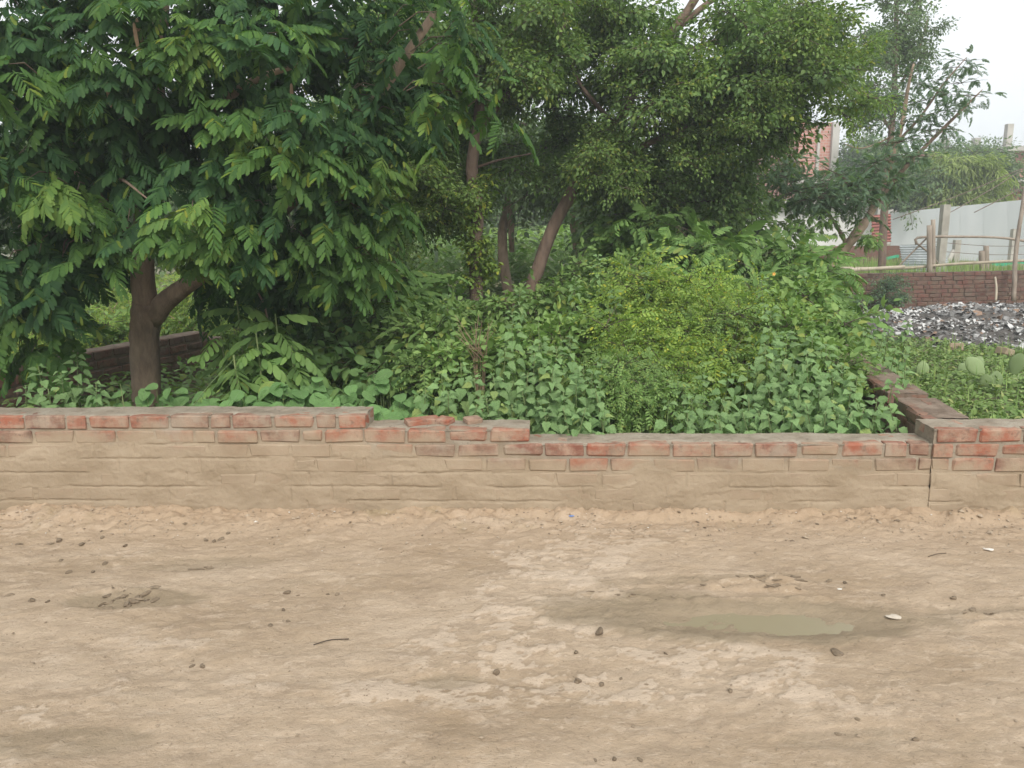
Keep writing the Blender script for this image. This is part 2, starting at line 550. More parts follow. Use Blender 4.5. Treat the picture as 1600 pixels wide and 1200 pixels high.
M['road'] = road_mat()
M['soil'] = plain_mat('soil_litter', (0.10, 0.075, 0.045), (0.20, 0.155, 0.09), 8, 0.95, 0.8, 0.02)
M['field'] = plain_mat('field_soil', (0.11, 0.13, 0.05), (0.23, 0.20, 0.11), 3, 0.95, 0.8, 0.02)
M['clod'] = plain_mat('mud_clod', (0.125, 0.090, 0.058), (0.230, 0.175, 0.118), 30, 0.95, 0.8, 0.004)
M['pebble'] = plain_mat('mud_crumb', (0.22, 0.165, 0.11), (0.40, 0.32, 0.235), 30, 0.95, 0.5, 0.003)
M['shard'] = plain_mat('pale_chip', (0.55, 0.50, 0.43), (0.75, 0.72, 0.66), 30, 0.7)
M['flake'] = plain_mat('pale_mud_flake', (0.40, 0.34, 0.27), (0.50, 0.44, 0.36), 30, 0.9)
M['blue'] = plain_mat('blue_plastic', (0.08, 0.18, 0.45), (0.12, 0.26, 0.58), 30, 0.5)
M['concrete'] = plain_mat('concrete_post', (0.30, 0.28, 0.24), (0.46, 0.44, 0.39), 5, 0.9)
M['wood'] = plain_mat('weathered_wood', (0.17, 0.13, 0.10), (0.33, 0.275, 0.22), 9, 0.9, 0.6, 0.01, (1, 1, 0.25))
M['bamboo'] = plain_mat('bamboo', (0.30, 0.25, 0.18), (0.45, 0.39, 0.30), 9, 0.8)
M['wire'] = plain_mat('rusty_wire', (0.12, 0.085, 0.065), (0.2, 0.15, 0.12), 9, 0.7)
M['white_sheet'] = plain_mat('white_painted_sheet', (0.60, 0.64, 0.655), (0.69, 0.72, 0.735), 1.2, 0.7, 0.03, 0.004, (1, 1, 0.12))
M['zinc'] = plain_mat('galvanised_sheet', (0.27, 0.30, 0.31), (0.44, 0.47, 0.475), 4, 0.55, 0.1)
M['red_sheet'] = plain_mat('rusty_red_sheet', (0.22, 0.075, 0.06), (0.33, 0.12, 0.095), 4, 0.75)
M['green_net'] = plain_mat('green_net', (0.03, 0.30, 0.17), (0.05, 0.40, 0.24), 9, 0.7)
M['ash'] = plain_mat('black_ash', (0.030, 0.027, 0.025), (0.150, 0.135, 0.122), 6, 0.95, 1.0, 0.03)
M['scrap'] = plain_mat('pale_scrap', (0.46, 0.455, 0.445), (0.74, 0.735, 0.72), 3, 0.7)
M['scrap_grey'] = plain_mat('grey_scrap', (0.16, 0.155, 0.15), (0.42, 0.41, 0.40), 3, 0.8)
M['scrap_brown'] = plain_mat('brown_scrap', (0.10, 0.06, 0.045), (0.30, 0.20, 0.14), 3, 0.8)
M['whitewash'] = plain_mat('whitewashed_plaster', (0.58, 0.58, 0.56), (0.74, 0.74, 0.72), 1.5, 0.85, 0.2)
M['plaster'] = plain_mat('grey_plaster', (0.33, 0.31, 0.28), (0.48, 0.46, 0.42), 1.5, 0.9, 0.2)
M['pink'] = plain_mat('pink_plaster', (0.40, 0.20, 0.165), (0.50, 0.29, 0.24), 1.2, 0.9, 0.2)
M['dark_glass'] = plain_mat('dark_opening', (0.02, 0.02, 0.02), (0.05, 0.05, 0.05), 2, 0.5)
M['orange'] = plain_mat('orange_paint', (0.50, 0.20, 0.12), (0.62, 0.29, 0.18), 2, 0.7)
M['tarp'] = plain_mat('dark_tarp', (0.02, 0.03, 0.045), (0.05, 0.07, 0.09), 2, 0.5)
M['flower'] = plain_mat('yellow_petal', (0.60, 0.28, 0.04), (0.70, 0.38, 0.06), 9, 0.6)


def tower_brick():
    m, nt, b = new_mat('brick_courses_far')
    tcn = nt.nodes.new('ShaderNodeTexCoord')
    mp = nt.nodes.new('ShaderNodeMapping')
    mp.inputs['Rotation'].default_value = (rad(90), 0, 0)
    nt.links.new(tcn.outputs['Object'], mp.inputs['Vector'])
    bt = nt.nodes.new('ShaderNodeTexBrick')
    nt.links.new(mp.outputs[0], bt.inputs['Vector'])
    bt.inputs['Color1'].default_value = (0.40, 0.165, 0.125, 1)
    bt.inputs['Color2'].default_value = (0.50, 0.235, 0.180, 1)
    bt.inputs['Mortar'].default_value = (0.46, 0.34, 0.29, 1)
    bt.inputs['Scale'].default_value = 1.0
    bt.inputs['Brick Width'].default_value = 0.28
    bt.inputs['Row Height'].default_value = 0.14
    bt.inputs['Mortar Size'].default_value = 0.018
    nt.links.new(bt.outputs['Color'], b.inputs['Base Color'])
    b.inputs['Roughness'].default_value = 0.9
    bump(nt, b, bt.outputs['Fac'], -0.5, 0.02)
    return m


M['tower_brick'] = tower_brick()

# ------------------------------------------------------------------ ground: lane, plot, field
WALL_A, WALL_B = Vector((-2.66, 4.345)), Vector((2.36, 4.140))
WK = (WALL_B.y - WALL_A.y) / (WALL_B.x - WALL_A.x)
WU = Vector((1, WK, 0)).normalized()          # along the front wall
WN = Vector((WU.y, -WU.x, 0))                 # towards the lane
if WN.y > 0: WN = -WN


def wall_y(x): return WALL_A.y + WK * (x - WALL_A.x)


def build_road():
    xs = np.concatenate([np.linspace(-60, -8, 14)[:-1], np.linspace(-8, -4, 41)[:-1], np.linspace(-4, 4, 581), np.linspace(4, 8, 41)[1:], np.linspace(8, 60, 14)[1:]])
    ys = np.concatenate([np.linspace(-14, 0, 15)[:-1], np.linspace(0, 1.7, 30)[:-1], np.linspace(1.7, 4.45, 230)])
    X, Y = np.meshgrid(xs, ys)
    # shear the far edge so it runs along the wall
    Y = Y + (WK * X) * sstep(1.2, 4.2, Y) * (np.abs(X) < 30)
    dense = ((np.abs(X) < 6) & (Y > 0.5)).astype(float)
    tx, ty = X * 0.98 - Y * 0.10, Y + X * 0.05         # grain of the lane
    Z = (fbm(tx * 0.8, ty * 1.6, 3, 4) - 0.5) * 0.035
    Z += (fbm(tx * 3.2, ty * 9.0, 5, 4, 0.55) - 0.5) * 0.016 * dense
    Z += (fbm(X * 22, Y * 26, 8, 3, 0.6) - 0.5) * 0.0075 * dense
    # flaking crust: raised pale skin with ragged edge
    cr = fbm(tx * 6.5 + 3, ty * 10.5, 21, 6, 0.74)
    mask = sstep(0.36, 0.60, fbm(tx * 0.9, ty * 1.5, 33, 4))
    crust = sstep(0.485, 0.535, cr) * mask
    Z += crust * 0.0075 * dense
    pit = sstep(0.60, 0.70, fbm(tx * 16, ty * 24, 37, 3, .6))
    Z -= pit * 0.0045 * dense
    Z += (rng.random(X.shape) - .5) * 0.0022 * dense
    damp = np.zeros_like(X)

    def dome(px, py, rx, ry, ang=0.0):
        g = gz(px, py)
        dx, dy = X - g.x, Y - g.y
        c, s = math.cos(ang), math.sin(ang)
        u, v = (dx * c + dy * s) / rx, (-dx * s + dy * c) / ry
        return np.sqrt(u * u + v * v)

    # puddle basin
    r = dome(1185, 968, 0.62, 0.15, -0.03)
    rw = r + (fbm(X * 6, Y * 9, 55, 3) - 0.5) * 0.5
    Z -= 0.028 * (1 - sstep(0.35, 1.15, rw))
    damp = np.maximum(damp, 1 - sstep(0.85, 1.75, rw))
    r = dome(1010, 955, 0.55, 0.20, -0.05) + (fbm(X * 5, Y * 8, 56, 3) - 0.5) * 0.6
    damp = np.maximum(damp, 0.75 * (1 - sstep(0.6, 1.3, r)))
    for (px, py, rx, ry, k, dep) in [(215, 935, 0.34, 0.10, 0.75, .01), (330, 880, 0.40, 0.10, 0.55, .006), (420, 915, 0.55, 0.06, 0.4, .0), (700, 1062, 0.145, 0.060, 0.62, .007), (1330, 1150, 0.26, 0.055, 0.5, .006),
                               (90, 1160, 0.38, 0.10, 0.6, .004), (1530, 955, 0.30, 0.07, 0.5, .004), (120, 880, 0.5, 0.09, 0.35, 0), (1480, 1160, 0.4, 0.06, .4, .003), (250, 1090, .25, .08, .4, .0), (640, 900, .5, .05, .3, 0), (1080, 905, .6, .05, .55, .006)]:
        r = dome(px, py, rx, ry, 0.05) + (fbm(X * 7, Y * 10, int(px), 3) - 0.5) * 0.35
        e = 1 - sstep(0.80, 1.0, r)
        Z -= dep * e
        damp = np.maximum(damp, k * (1 - sstep(0.7, 1.25, r)))
    # churned ridges of dried mud beside the puddle
    for (px0, py0, px1, py1, h, w) in [(1075, 909, 1265, 913, .020, .012), (1100, 919, 1250, 924, .026, .014), (1165, 901, 1270, 902, .012, .008), (890, 925, 1080, 940, .010, .010), (1060, 938, 1320, 936, .012, .02), (1500, 962, 1600, 956, .016, .02), (1510, 975, 1600, 968, .012, .016), (870, 930, 1010, 932, .008, .008), (150, 925, 260, 922, .02, .02), (1140, 906, 1280, 918, .012, .009)]:
        a, b_ = gz(px0, py0), gz(px1, py1)
        L = (b_ - a).length
        dx, dy = (b_ - a).x / L, (b_ - a).y / L
        s = (X - a.x) * dx + (Y - a.y) * dy
        d = -(X - a.x) * dy + (Y - a.y) * dx + (fbm(X * 9, Y * 9, 77, 2) - .5) * 0.05
        on = sstep(-0.05, 0.06, s) * (1 - sstep(L - 0.06, L + 0.05, s))
        Z += h * np.exp(-(d / w) ** 2) * on * np.clip(0.15 + 1.7 * (vnoise(X * 26, Y * 26, 78)), 0, 1.4)
    # clods pressed into the wet patch
    r = dome(215, 932, 0.20, 0.055, 0.02)
    Z += (1 - sstep(0.6, 1.1, r)) * 0.035 * np.clip(fbm(X * 24, Y * 34, 91, 2) - 0.45, 0, 1)
    # loose bank at the foot of the wall
    dist = (WALL_A.y + WK * (X - WALL_A.x)) - Y
    near = np.where(np.abs(X) < 30, np.clip(dist, -0.3, 3), 3)
    bank = 1 - sstep(0.02, 0.10 + 0.42 * sstep(.28, .75, fbm(X * 0.9, Y * 0, 40, 4, .6)), near + 0.10 * (fbm(X * 6, Y * 6, 46, 3) - .5))
    Z += bank * (0.012 + 0.060 * fbm(X * 2.2, Y * 3, 41, 4) * (0.45 + fbm(X * 0.7, Y * 0, 43, 2)))
    Z += bank * (fbm(X * 15, Y * 19, 42, 5, 0.68) - 0.5) * 0.075 * dense
    bk2 = 1 - sstep(0.05, 0.85, near)
    Z += bk2 * (fbm(X * 11, Y * 13, 44, 5, 0.66) - 0.5) * 0.022 * dense
    V = np.stack([X, Y, Z], -1).reshape(-1, 3)
    ny, nx = X.shape
    i = (np.arange(ny - 1)[:, None] * nx + np.arange(nx - 1)[None]).ravel()
    q = np.stack([i, i + 1, i + nx + 1, i + nx], -1)
    me = make_mesh('road', V, [q], M['road'])
    for nme, arr in (('damp', damp), ('crust', crust * dense), ('bank', np.maximum(bank, bk2 * 0.55))):
        a = me.attributes.new(nme, 'FLOAT', 'POINT')
        a.data.foreach_set('value', arr.ravel().astype(np.float32))
    o = link('road', me)
    tag(o, 'pale dried mud lane with crusts, ruts and damp patches', kind='structure')
    return X, Y, Z


RX, RY, RZ = build_road()
_rxs, _rys = RX[0], None


def road_z(x, y):
    j = int(np.clip(np.searchsorted(_rxs, x), 0, len(_rxs) - 1))
    k = int(np.clip(np.searchsorted(RY[:, j], y), 0, RY.shape[0] - 1))
    return float(RZ[k, j])


def build_terrain():
    xs = np.concatenate([np.linspace(-400, -14, 20)[:-1], np.linspace(-14, 22, 145), np.linspace(22, 400, 20)[1:]])
    ys = np.concatenate([np.linspace(-400, 4.3, 20)[:-1], np.linspace(4.3, 40, 140), np.linspace(40, 400, 20)[1:]])
    X, Y = np.meshgrid(xs, ys)
    Z = np.where(Y < 4.38, -0.12, 0.0) + (fbm(X * 0.6, Y * 0.6, 12, 4) - 0.5) * 0.10 * (Y > 4.38)
    # higher ground beyond the far brick wall
    Z += 0.52 * sstep(15.9, 16.3, Y) * sstep(3.4, 4.4, X)
    V = np.stack([X, Y, Z], -1).reshape(-1, 3)
    ny, nx = X.shape
    i = (np.arange(ny - 1)[:, None] * nx + np.arange(nx - 1)[None]).ravel()
    q = np.stack([i, i + 1, i + nx + 1, i + nx], -1)
    o = link('ground', make_mesh('ground', V, [q], M['field']))
    tag(o, 'weedy soil of the plots and fields behind the lane', kind='structure')


build_terrain()

# muddy water in the rut
pw, pnt, pb = new_mat('muddy_water')
pb.inputs['Base Color'].default_value = (0.262, 0.222, 0.142, 1)
pb.inputs['Roughness'].default_value = 0.25
pb.inputs['Specular IOR Level'].default_value = 0.45
bump(pnt, pb, noise(pnt, position(pnt), 30, 2), 0.05, 0.002)
M['water'] = pw


def build_puddle():
    g = gz(1195, 966)
    mb = MB()
    n = 64
    ring = []
    for k in range(n):
        a = 2 * math.pi * k / n
        rr = 1 + 0.18 * math.sin(3 * a + 1) + 0.1 * math.sin(7 * a)
        ring.append((g.x + 0.60 * rr * math.cos(a), g.y + 0.15 * rr * math.sin(a), 0))
    z = float(np.percentile([road_z(p[0] * .5 + g.x * .5, p[1] * .5 + g.y * .5) for p in ring], 35)) + 0.0015
    V = [(g.x, g.y, z)] + [(p[0], p[1], z) for p in ring]
    t = [[0, 1 + k, 1 + (k + 1) % n] for k in range(n)]
    mb.add(V, None, t)
    o = mb.build('puddle', M['water'])
    tag(o, 'shallow yellowish muddy puddle lying in the lane rut', kind='structure')


build_puddle()

# ------------------------------------------------------------------ bricks and walls
COURSE = 0.086


def brick_variant(L=0.228, Wd=0.110, Hh=0.074, chip=0.006):
    """worn brick, chamfered and a little out of true; origin at its centre, long axis X"""
    c = chip
    sx, sy, sz = L / 2, Wd / 2, Hh / 2
    v = []
    for x in (-1, 1):
        for y in (-1, 1):
            for z in (-1, 1):
                j = rng.normal(0, 0.0016, 3)
                cc = c * rng.uniform(0.5, 1.9)
                p = np.array([x * sx, y * sy, z * sz]) + j
                v += [p + np.array([0, -y * cc, -z * cc]), p + np.array([-x * cc, 0, -z * cc]), p + np.array([-x * cc, -y * cc, 0])]
    # hull of 24 points = chamfered box
    import bmesh
    bm = bmesh.new()
    for p in v: bm.verts.new(p)
    bmesh.ops.convex_hull(bm, input=bm.verts)
    me = bpy.data.meshes.new('brick')
    bm.to_mesh(me)
    bm.free()
    return me


BRICKS = {}
for key in ('brick', 'brick_old', 'brick_far'):
    BRICKS[key] = []
    for k in range(7):
        me = brick_variant(chip=0.005 + 0.003 * (k % 3))
        me.materials.append(M[key])
        BRICKS[key].append(me)
HALF = []
for k in range(4):
    me = brick_variant(L=0.108, chip=0.007)
    me.materials.append(M['brick'])
    HALF.append(me)


def crack_lines(s, z, seed):
    """hairline splits in the mud skin along some bed and head joints"""
    zz = z + 0.010 * (fbm(s * 5, z * 0, seed + 5, 3) - .5) + 0.006 * (fbm(s * 30, z * 30, seed + 6, 2) - .5)
    k = np.round(zz / COURSE)
    dz = np.abs(zz - k * COURSE)
    pres = fbm(s * 2.3 + k * 7.7, k * 3.1, seed + 7, 3) + np.where(k == 2, .10, 0)
    bed = np.exp(-(dz / .0042) ** 2) * sstep(.48, .58, pres)
    kk = np.floor(zz / COURSE)
    ss = s + 0.006 * (fbm(s * 20, z * 30, seed + 8, 2) - .5) + 0.12 * (kk % 2) + 0.03 * np.sin(kk * 5.1)
    ds = np.abs(ss / .242 - np.round(ss / .242)) * .242
    head = np.exp(-(ds / .0042) ** 2) * (_hash(np.round(ss / .242).astype(np.int64), kk.astype(np.int64), seed) > .62)
    return np.maximum(bed, head * .8)


def mud_depth(s, z, top, seed, xoff=0.0):
    """how far the pointing stands behind the brick face"""
    n = fbm(s * 3, z * 6, seed, 4)
    mud = 1 - sstep(0.34, 0.48, z + MUD_DROP * sstep(-1.1, 0.35, s + xoff) + (fbm(s * 2.0, z * 2.0, seed + 3, 3) - 0.5) * 0.25)
    d = 0.011 + 0.006 * (n - 0.5)
    dm = -0.0035 + 0.014 * (fbm(s * 5, z * 9, seed + 9, 5, 0.6) - 0.5) + 0.004 * (fbm(s * 40, z * 40, seed + 2, 3, .6) - .5) + 0.010 * crack_lines(s, z, seed)
    flake = sstep(.60, .66, fbm(s * 4, z * 9, seed + 12, 4))
    dm = dm + 0.0035 * flake
    return d * (1 - mud) + dm * mud


def masonry(name, origin, u, nrm, sections, label, bkey='brick', mkey='mortar', thick=0.23, ncol=0.02, seed=1, mud=True, back=False,
            end_faces=True, cap=True, row_jit=0.0022, course=COURSE, cap_u=None):
    """A brick wall: core (mortar) with a worked face, bricks as parts. sections: (s0, s1, courses)."""
    root = empty(name, (origin.x, origin.y, 0))
    u3 = Vector((u.x, u.y, 0)).normalized()
    n3 = Vector((nrm.x, nrm.y, 0)).normalized()
    Rm = Matrix(((u3.x, -n3.x, 0), (u3.y, -n3.y, 0), (0, 0, 1))).to_4x4()    # local x along, y into the wall, z up
    det_flip = Rm.to_3x3().determinant() < 0
    root.matrix_basis = Matrix.Translation((origin.x, origin.y, 0)) @ Rm if not det_flip else Matrix.Translation((origin.x, origin.y, 0))
    assert not det_flip, name
    core = MB()
    capmb = MB()
    for (s0, s1, nc) in sections:
        z0, z1 = -0.12, nc * course
        ns = max(2, int((s1 - s0) / ncol)); nz = max(2, int((z1 - z0) / ncol))
        S, Zz = np.meshgrid(np.linspace(s0, s1, ns), np.linspace(z0, z1 - 0.006, nz))
        D = mud_depth(S, Zz, z1, seed, origin.x) if mud else 0.010 + 0.008 * (fbm(S * 5, Zz * 9, seed, 3) - 0.3)
        V = np.stack([S, D, Zz], -1).reshape(-1, 3)
        i = (np.arange(nz - 1)[:, None] * ns + np.arange(ns - 1)[None]).ravel()
        core.add(V, np.stack([i, i + 1, i + ns + 1, i + ns], -1))
        # back and ends of the core
        for (a, b_) in (((s0, 0.012), (s0, thick)), ((s1, thick), (s1, 0.012)), ((s0, thick), (s1, thick))):
            q = [[0, 1, 2, 3]] if not (a[1] == thick and b_[1] == thick) else [[3, 2, 1, 0]]
            core.add([(a[0], a[1], z0), (b_[0], b_[1], z0), (b_[0], b_[1], z1 - .006), (a[0], a[1], z1 - .006)], [[3, 2, 1, 0]])
        # uneven mortar bed on top
        if cap:
            nx, ny = max(3, int((s1 - s0) / 0.010)), 26
            A, B = np.meshgrid(np.linspace(s0 - 0.002, s1 + 0.002, nx), np.linspace(0.004, thick, ny))
            inset = 0.17 * np.clip(fbm(A * 2.6, A * 0, seed + 70, 4, .6) - .32, 0, 1) + 0.02 * fbm(A * 19, A * 0, seed + 71, 3)
            edge = sstep(-0.01, 0.025, B - inset)
            hh = -0.010 + edge * (0.011 + 0.020 * (fbm(A * 3.5, B * 5, seed + 60, 5, 0.6) - .45)) + 0.009 * (fbm(A * 20, B * 24, seed + 61, 4, .65) - .5)
            B2 = B
            V = np.stack([A, B2, z1 - 0.004 + hh], -1).reshape(-1, 3)
            i = (np.arange(ny - 1)[:, None] * nx + np.arange(nx - 1)[None]).ravel()
            capmb.add(V, np.stack([i, i + 1, i + nx + 1, i + nx], -1))
    core.build('mortar_core', M[mkey], root)
    if cap: capmb.build('mortar_cap', M[mkey], root)
    smin, smax = min(s[0] for s in sections), max(s[1] for s in sections)
    ncmax = max(s[2] for s in sections)

    def courses_at(s):
        for (a, b_, nc) in sections:
            if a - 1e-6 <= s < b_ + 1e-6: return nc
        return 0
    for k in range(ncmax):
        s = smin
        if k % 2: s -= 0.118 + U(-.015, .015)
        while s < smax:
            Lb = 0.228 * U(0.94, 1.05) if random.random() > 0.12 else 0.110 * U(.95, 1.1)
            a, b_ = s, s + Lb
            s = b_ + U(0.010, 0.020)
            # clip to the stretch of wall that stands this high
            spans = [(x0, x1) for (x0, x1, nc) in sections if nc > k]
            merged = []
            for sp in sorted(spans):
                if merged and abs(merged[-1][1] - sp[0]) < 1e-4: merged[-1] = (merged[-1][0], sp[1])
                else: merged.append(sp)
            for (x0, x1) in merged:
                a2, b2 = max(a, x0), min(b_, x1)
                if b2 - a2 < 0.045: continue
                me = random.choice(BRICKS[bkey])
                base = 0.228
                c = Vector(((a2 + b2) / 2, 0.055 + random.gauss(0, row_jit), (k + 0.5) * course + random.gauss(0, 0.0018)))
                Mx = Matrix.Translation(c) @ Matrix.Rotation(random.gauss(0, 0.008), 4, 'Y') @ Matrix.Rotation(random.gauss(0, 0.010), 4, 'Z') @ Matrix.Diagonal(((b2 - a2) / base * random.choice((1, -1)), random.choice((1, 1, 1)), 1, 1))
                # keep handedness with a half turn instead of a mirror
                if Mx.determinant() < 0:
                    Mx = Matrix.Translation(c) @ Matrix.Rotation(math.pi, 4, 'X') @ Matrix.Diagonal(((b2 - a2) / base, 1, 1, 1))
                link('brick', me, root, Mx)
    for (x0, x1, nc) in sections:                      # headers behind the face at the ends of each stretch
        for e, sg in ((x0, 1), (x1, -1)):
            c = Vector((e + sg * 0.112, thick - 0.058, (nc - 0.5) * course + .001))
            link('brick', random.choice(BRICKS[bkey]), root, Matrix.Translation(c) @ Matrix.Rotation(random.gauss(0, .01), 4, 'Z') @ Matrix.Diagonal((.98, 1, 1, 1)))
    tag(root, label, 'wall')
    return root


def s_of(px, z=0.5):
    """distance along the front wall of a picture column, at height z on its face"""
    v = ray(px, 690)
    t = (WALL_A.y - WK * WALL_A.x) / (v.y - WK * v.x)
    x = (EYE + v * t).x
    return (x - WALL_A.x) * math.sqrt(1 + WK * WK)


O2 = Vector((WALL_A.x, WALL_A.y, 0))
S1, S2, S3 = s_of(572), s_of(827), s_of(1459)
# the front wall steps down twice
front = masonry('brick_wall', O2, WU, WN, [(-2.6, S1, 7), (S1, S2, 6), (S2, S3 - 0.001, 5)],
                'low stepped red brick wall along the lane, mud splashed over its lower courses', seed=3, ncol=.0065)
# loose bits mortared on the step
for (px, dz) in ((655, 0), (690, 1), (735, 2)):
    s = s_of(px)
    nc = 7 if px < 572 else 6
    me = random.choice(HALF if px != 655 else BRICKS['brick'])
    o = link('brick', me, front, Matrix.Translation((s, 0.15 + 0.01 * dz, nc * COURSE + 0.012)) @ Matrix.Rotation(U(-.5, .5), 4, 'Z') @ Matrix.Rotation(U(-.1, .1), 4, 'X') @ Matrix.Diagonal((0.9, 0.8, 0.45, 1)))

right_wall = masonry('brick_wall', O2 + WU * S3 + WN * 0.006, WU, WN, [(0.0, 3.2, 6)],
                     'low brick wall continuing past the corner where the side wall meets the lane', seed=9, ncol=.0065)

# side wall running back from the corner, between the overgrown plot and the rubbish plot
SA, SB = Vector((2.375, 4.16, 0)), Vector((2.83, 6.45, 0))
su = (SA - SB).normalized()       # so that the face seen from the overgrown plot looks west
L_side = (SB - SA).length
sn = Vector((su.y, -su.x, 0))
if sn.x > 0: sn = -sn
_org = SB - su * 2.2
side_sections = [(0, 2.2, 6), (2.2, 2.2 + L_side - 0.98, 6), (2.2 + L_side - 0.98, 2.2 + L_side - 0.84, 5), (2.2 + L_side - 0.84, 2.2 + L_side - 0.24, 6)]


def oriented(u, n):
    """the wall builder needs x along, y into the wall, z up, right-handed"""
    c = Vector((u.x, u.y, 0)).cross(Vector((-n.x, -n.y, 0)))
    return c.z > 0


if not oriented(su, sn):
    # walk the wall the other way
    su2 = -su
    tot = 2.2 + L_side
    secs = sorted([(tot - b_, tot - a, nc) for (a, b_, nc) in side_sections])
    side = masonry('brick_wall', SA, su2, sn, secs, 'brown weathered brick wall running back between the overgrown plot and the rubbish plot', 'brick_old', 'mortar_old', thick=0.25, seed=15, mud=False)
else:
    side = masonry('brick_wall', _org, su, sn, side_sections, 'brown weathered brick wall running back between the overgrown plot and the rubbish plot', 'brick_old', 'mortar_old', thick=0.25, seed=15, mud=False)

# far brick wall behind the rubbish heap
FA, FB = gz(1235, 490, 0), gz(1600, 481, 0)
fu = (FB - FA); fu.z = 0; fu.normalize()
fn = Vector((fu.y, -fu.x, 0))
if fn.y > 0: fn = -fn
far_wall = masonry('brick_wall', FA, fu, fn, [(0, 7.0, 9)], 'dark red brick wall behind the heap of burnt rubbish', 'brick_far', 'mortar_far', thick=0.23, seed=22, mud=False, ncol=0.06, row_jit=0.006, course=0.084)

# shaded wall behind the big tree
LA, LB = Vector((-4.62, 5.45, 0)), Vector((-3.49, 8.79, 0))
lu = (LB - LA).normalized()
ln = Vector((lu.y, -lu.x, 0))
if not oriented(lu, ln):
    ln = -ln
left_wall = masonry('brick_wall', LA, lu, ln, [(0, (LB - LA).length, 6), ((LB - LA).length, (LB - LA).length + 0.25, 5)], 'shaded dark brick wall behind the thick forked tree', 'brick_old', 'mortar_old', thick=0.23, seed=31, mud=False, row_jit=0.004, course=0.092)

# ------------------------------------------------------------------ leaf and frond shapes
def blade(stations, widths, fold=0.25, droop=0.15, tw=0.0, serr=0.0):
    """leaf blade along +Y with a folded midrib; returns (V, tris)"""
    V, t = [], []
    n = len(stations)
    for i, (y, w) in enumerate(zip(stations, widths)):
        z0 = -droop * max(y, 0) ** 2
        ww = w * (1 + (serr if i % 2 else -serr))
        V += [(-ww, y - serr * 0.3 * (i % 2), z0 + fold * ww), (0, y, z0), (ww, y - serr * 0.3 * (i % 2), z0 + fold * ww)]
    for i in range(n - 1):
        a, b_ = 3 * i, 3 * (i + 1)
        for k in (0, 1):
            t += [[a + k, a + k + 1, b_ + k + 1], [a + k, b_ + k + 1, b_ + k]]
    V = np.array(V, float)
    if tw:
        ang = tw * V[:, 1]
        x, z = V[:, 0].copy(), V[:, 2].copy()
        V[:, 0] = x * np.cos(ang) - z * np.sin(ang) * 0.3
        V[:, 2] = z + x * np.sin(ang)
    return V, np.array(t)


HEART = [blade([-0.12, -0.04, 0.06, 0.18, 0.32, 0.46, 0.60, 0.74, 0.88, 1.0], np.array([0.14, 0.33, 0.42, 0.47, 0.44, 0.37, 0.28, 0.19, 0.10, 0.0]) * s, f, d, tw, 0.11)
         for (s, f, d, tw) in ((1, .25, .30, .2), (0.9, .40, .15, -.3), (1.05, .15, .45, .3), (0.85, .5, .6, -.1))]
ROUND = [blade([-0.14, -0.04, 0.1, 0.28, 0.48, 0.68, 0.86, 0.97], np.array([0.16, 0.36, 0.46, 0.52, 0.50, 0.42, 0.25, 0.03]) * s, f, d, tw, 0.03)
         for (s, f, d, tw) in ((1, .12, .15, .1), (0.95, .25, .3, -.2), (1.05, .05, .35, .15))]
OVATE = [blade([0, 0.18, 0.42, 0.7, 1.0], np.array([0.03, 0.22, 0.30, 0.20, 0.0]) * s, f, d) for (s, f, d) in ((1, .3, .25), (0.9, .45, .1), (1.1, .15, .4))]
SMALL = [blade([0, 0.45, 1.0], np.array([0.05, 0.34, 0.02]), f, d) for f, d in ((.3, .2), (.1, .3))]
NARROW = blade([0, 0.3, 0.65, 1.0], np.array([0.02, 0.10, 0.08, 0.0]), .3, .5)
PINNA = blade([0.0, 0.10, 0.24, 0.38, 0.52, 0.66, 0.80, 0.92, 1.0], np.array([0.03, 0.10, 0.125, 0.15, 0.155, 0.16, 0.15, 0.12, 0.03]), .14, .16, 0, 0.16)
LEAFLET = blade([0, 0.15, 0.40, 0.68, 0.88, 1.0], np.array([0.03, 0.13, 0.21, 0.215, 0.15, 0.02]), .18, .18)


def frond(npair, L, pl, template, spread=62, droop=0.35, rach=0.004, taper=0.35, hang=0.35):
    """compound leaf: midrib with paired leaflets, along +Y; returns (V, tris)"""
    mb = MB()
    pts = [Vector((0, L * t, -droop * L * t * t)) for t in np.linspace(0, 1, 5)]
    V = []
    for p, r in zip(pts, np.linspace(rach, rach * .4, 5)): V += [(p.x - r, p.y, p.z), (p.x + r, p.y, p.z)]
    t = []
    for i in range(4): t += [[2 * i, 2 * i + 1, 2 * i + 3], [2 * i, 2 * i + 3, 2 * i + 2]]
    mb.add(V, None, t)
    mats = []
    for k in range(npair):
        f = 0.16 + 0.80 * k / max(1, npair - 1)
        p = Vector((0, L * f, -droop * L * f * f))
        s = pl * (1 - taper * abs(f - 0.45) * 1.6) * U(.9, 1.1)
        for sd in (-1, 1):
            a = rad((spread - 26 * f) + U(-9, 9)) * sd
            d = Vector((math.sin(a), math.cos(a), -droop * 2 * f * math.cos(a) - hang * abs(math.sin(a)) * U(.4, 1.3)))
            up = Vector((U(-.25, .25) + sd * .15, U(-.2, .2), 1))
            mats.append(frame(d, up, p, s))
    f = 1.0
    bake(template, mats, mb)
    return np.concatenate(mb.V), np.concatenate(mb.t)


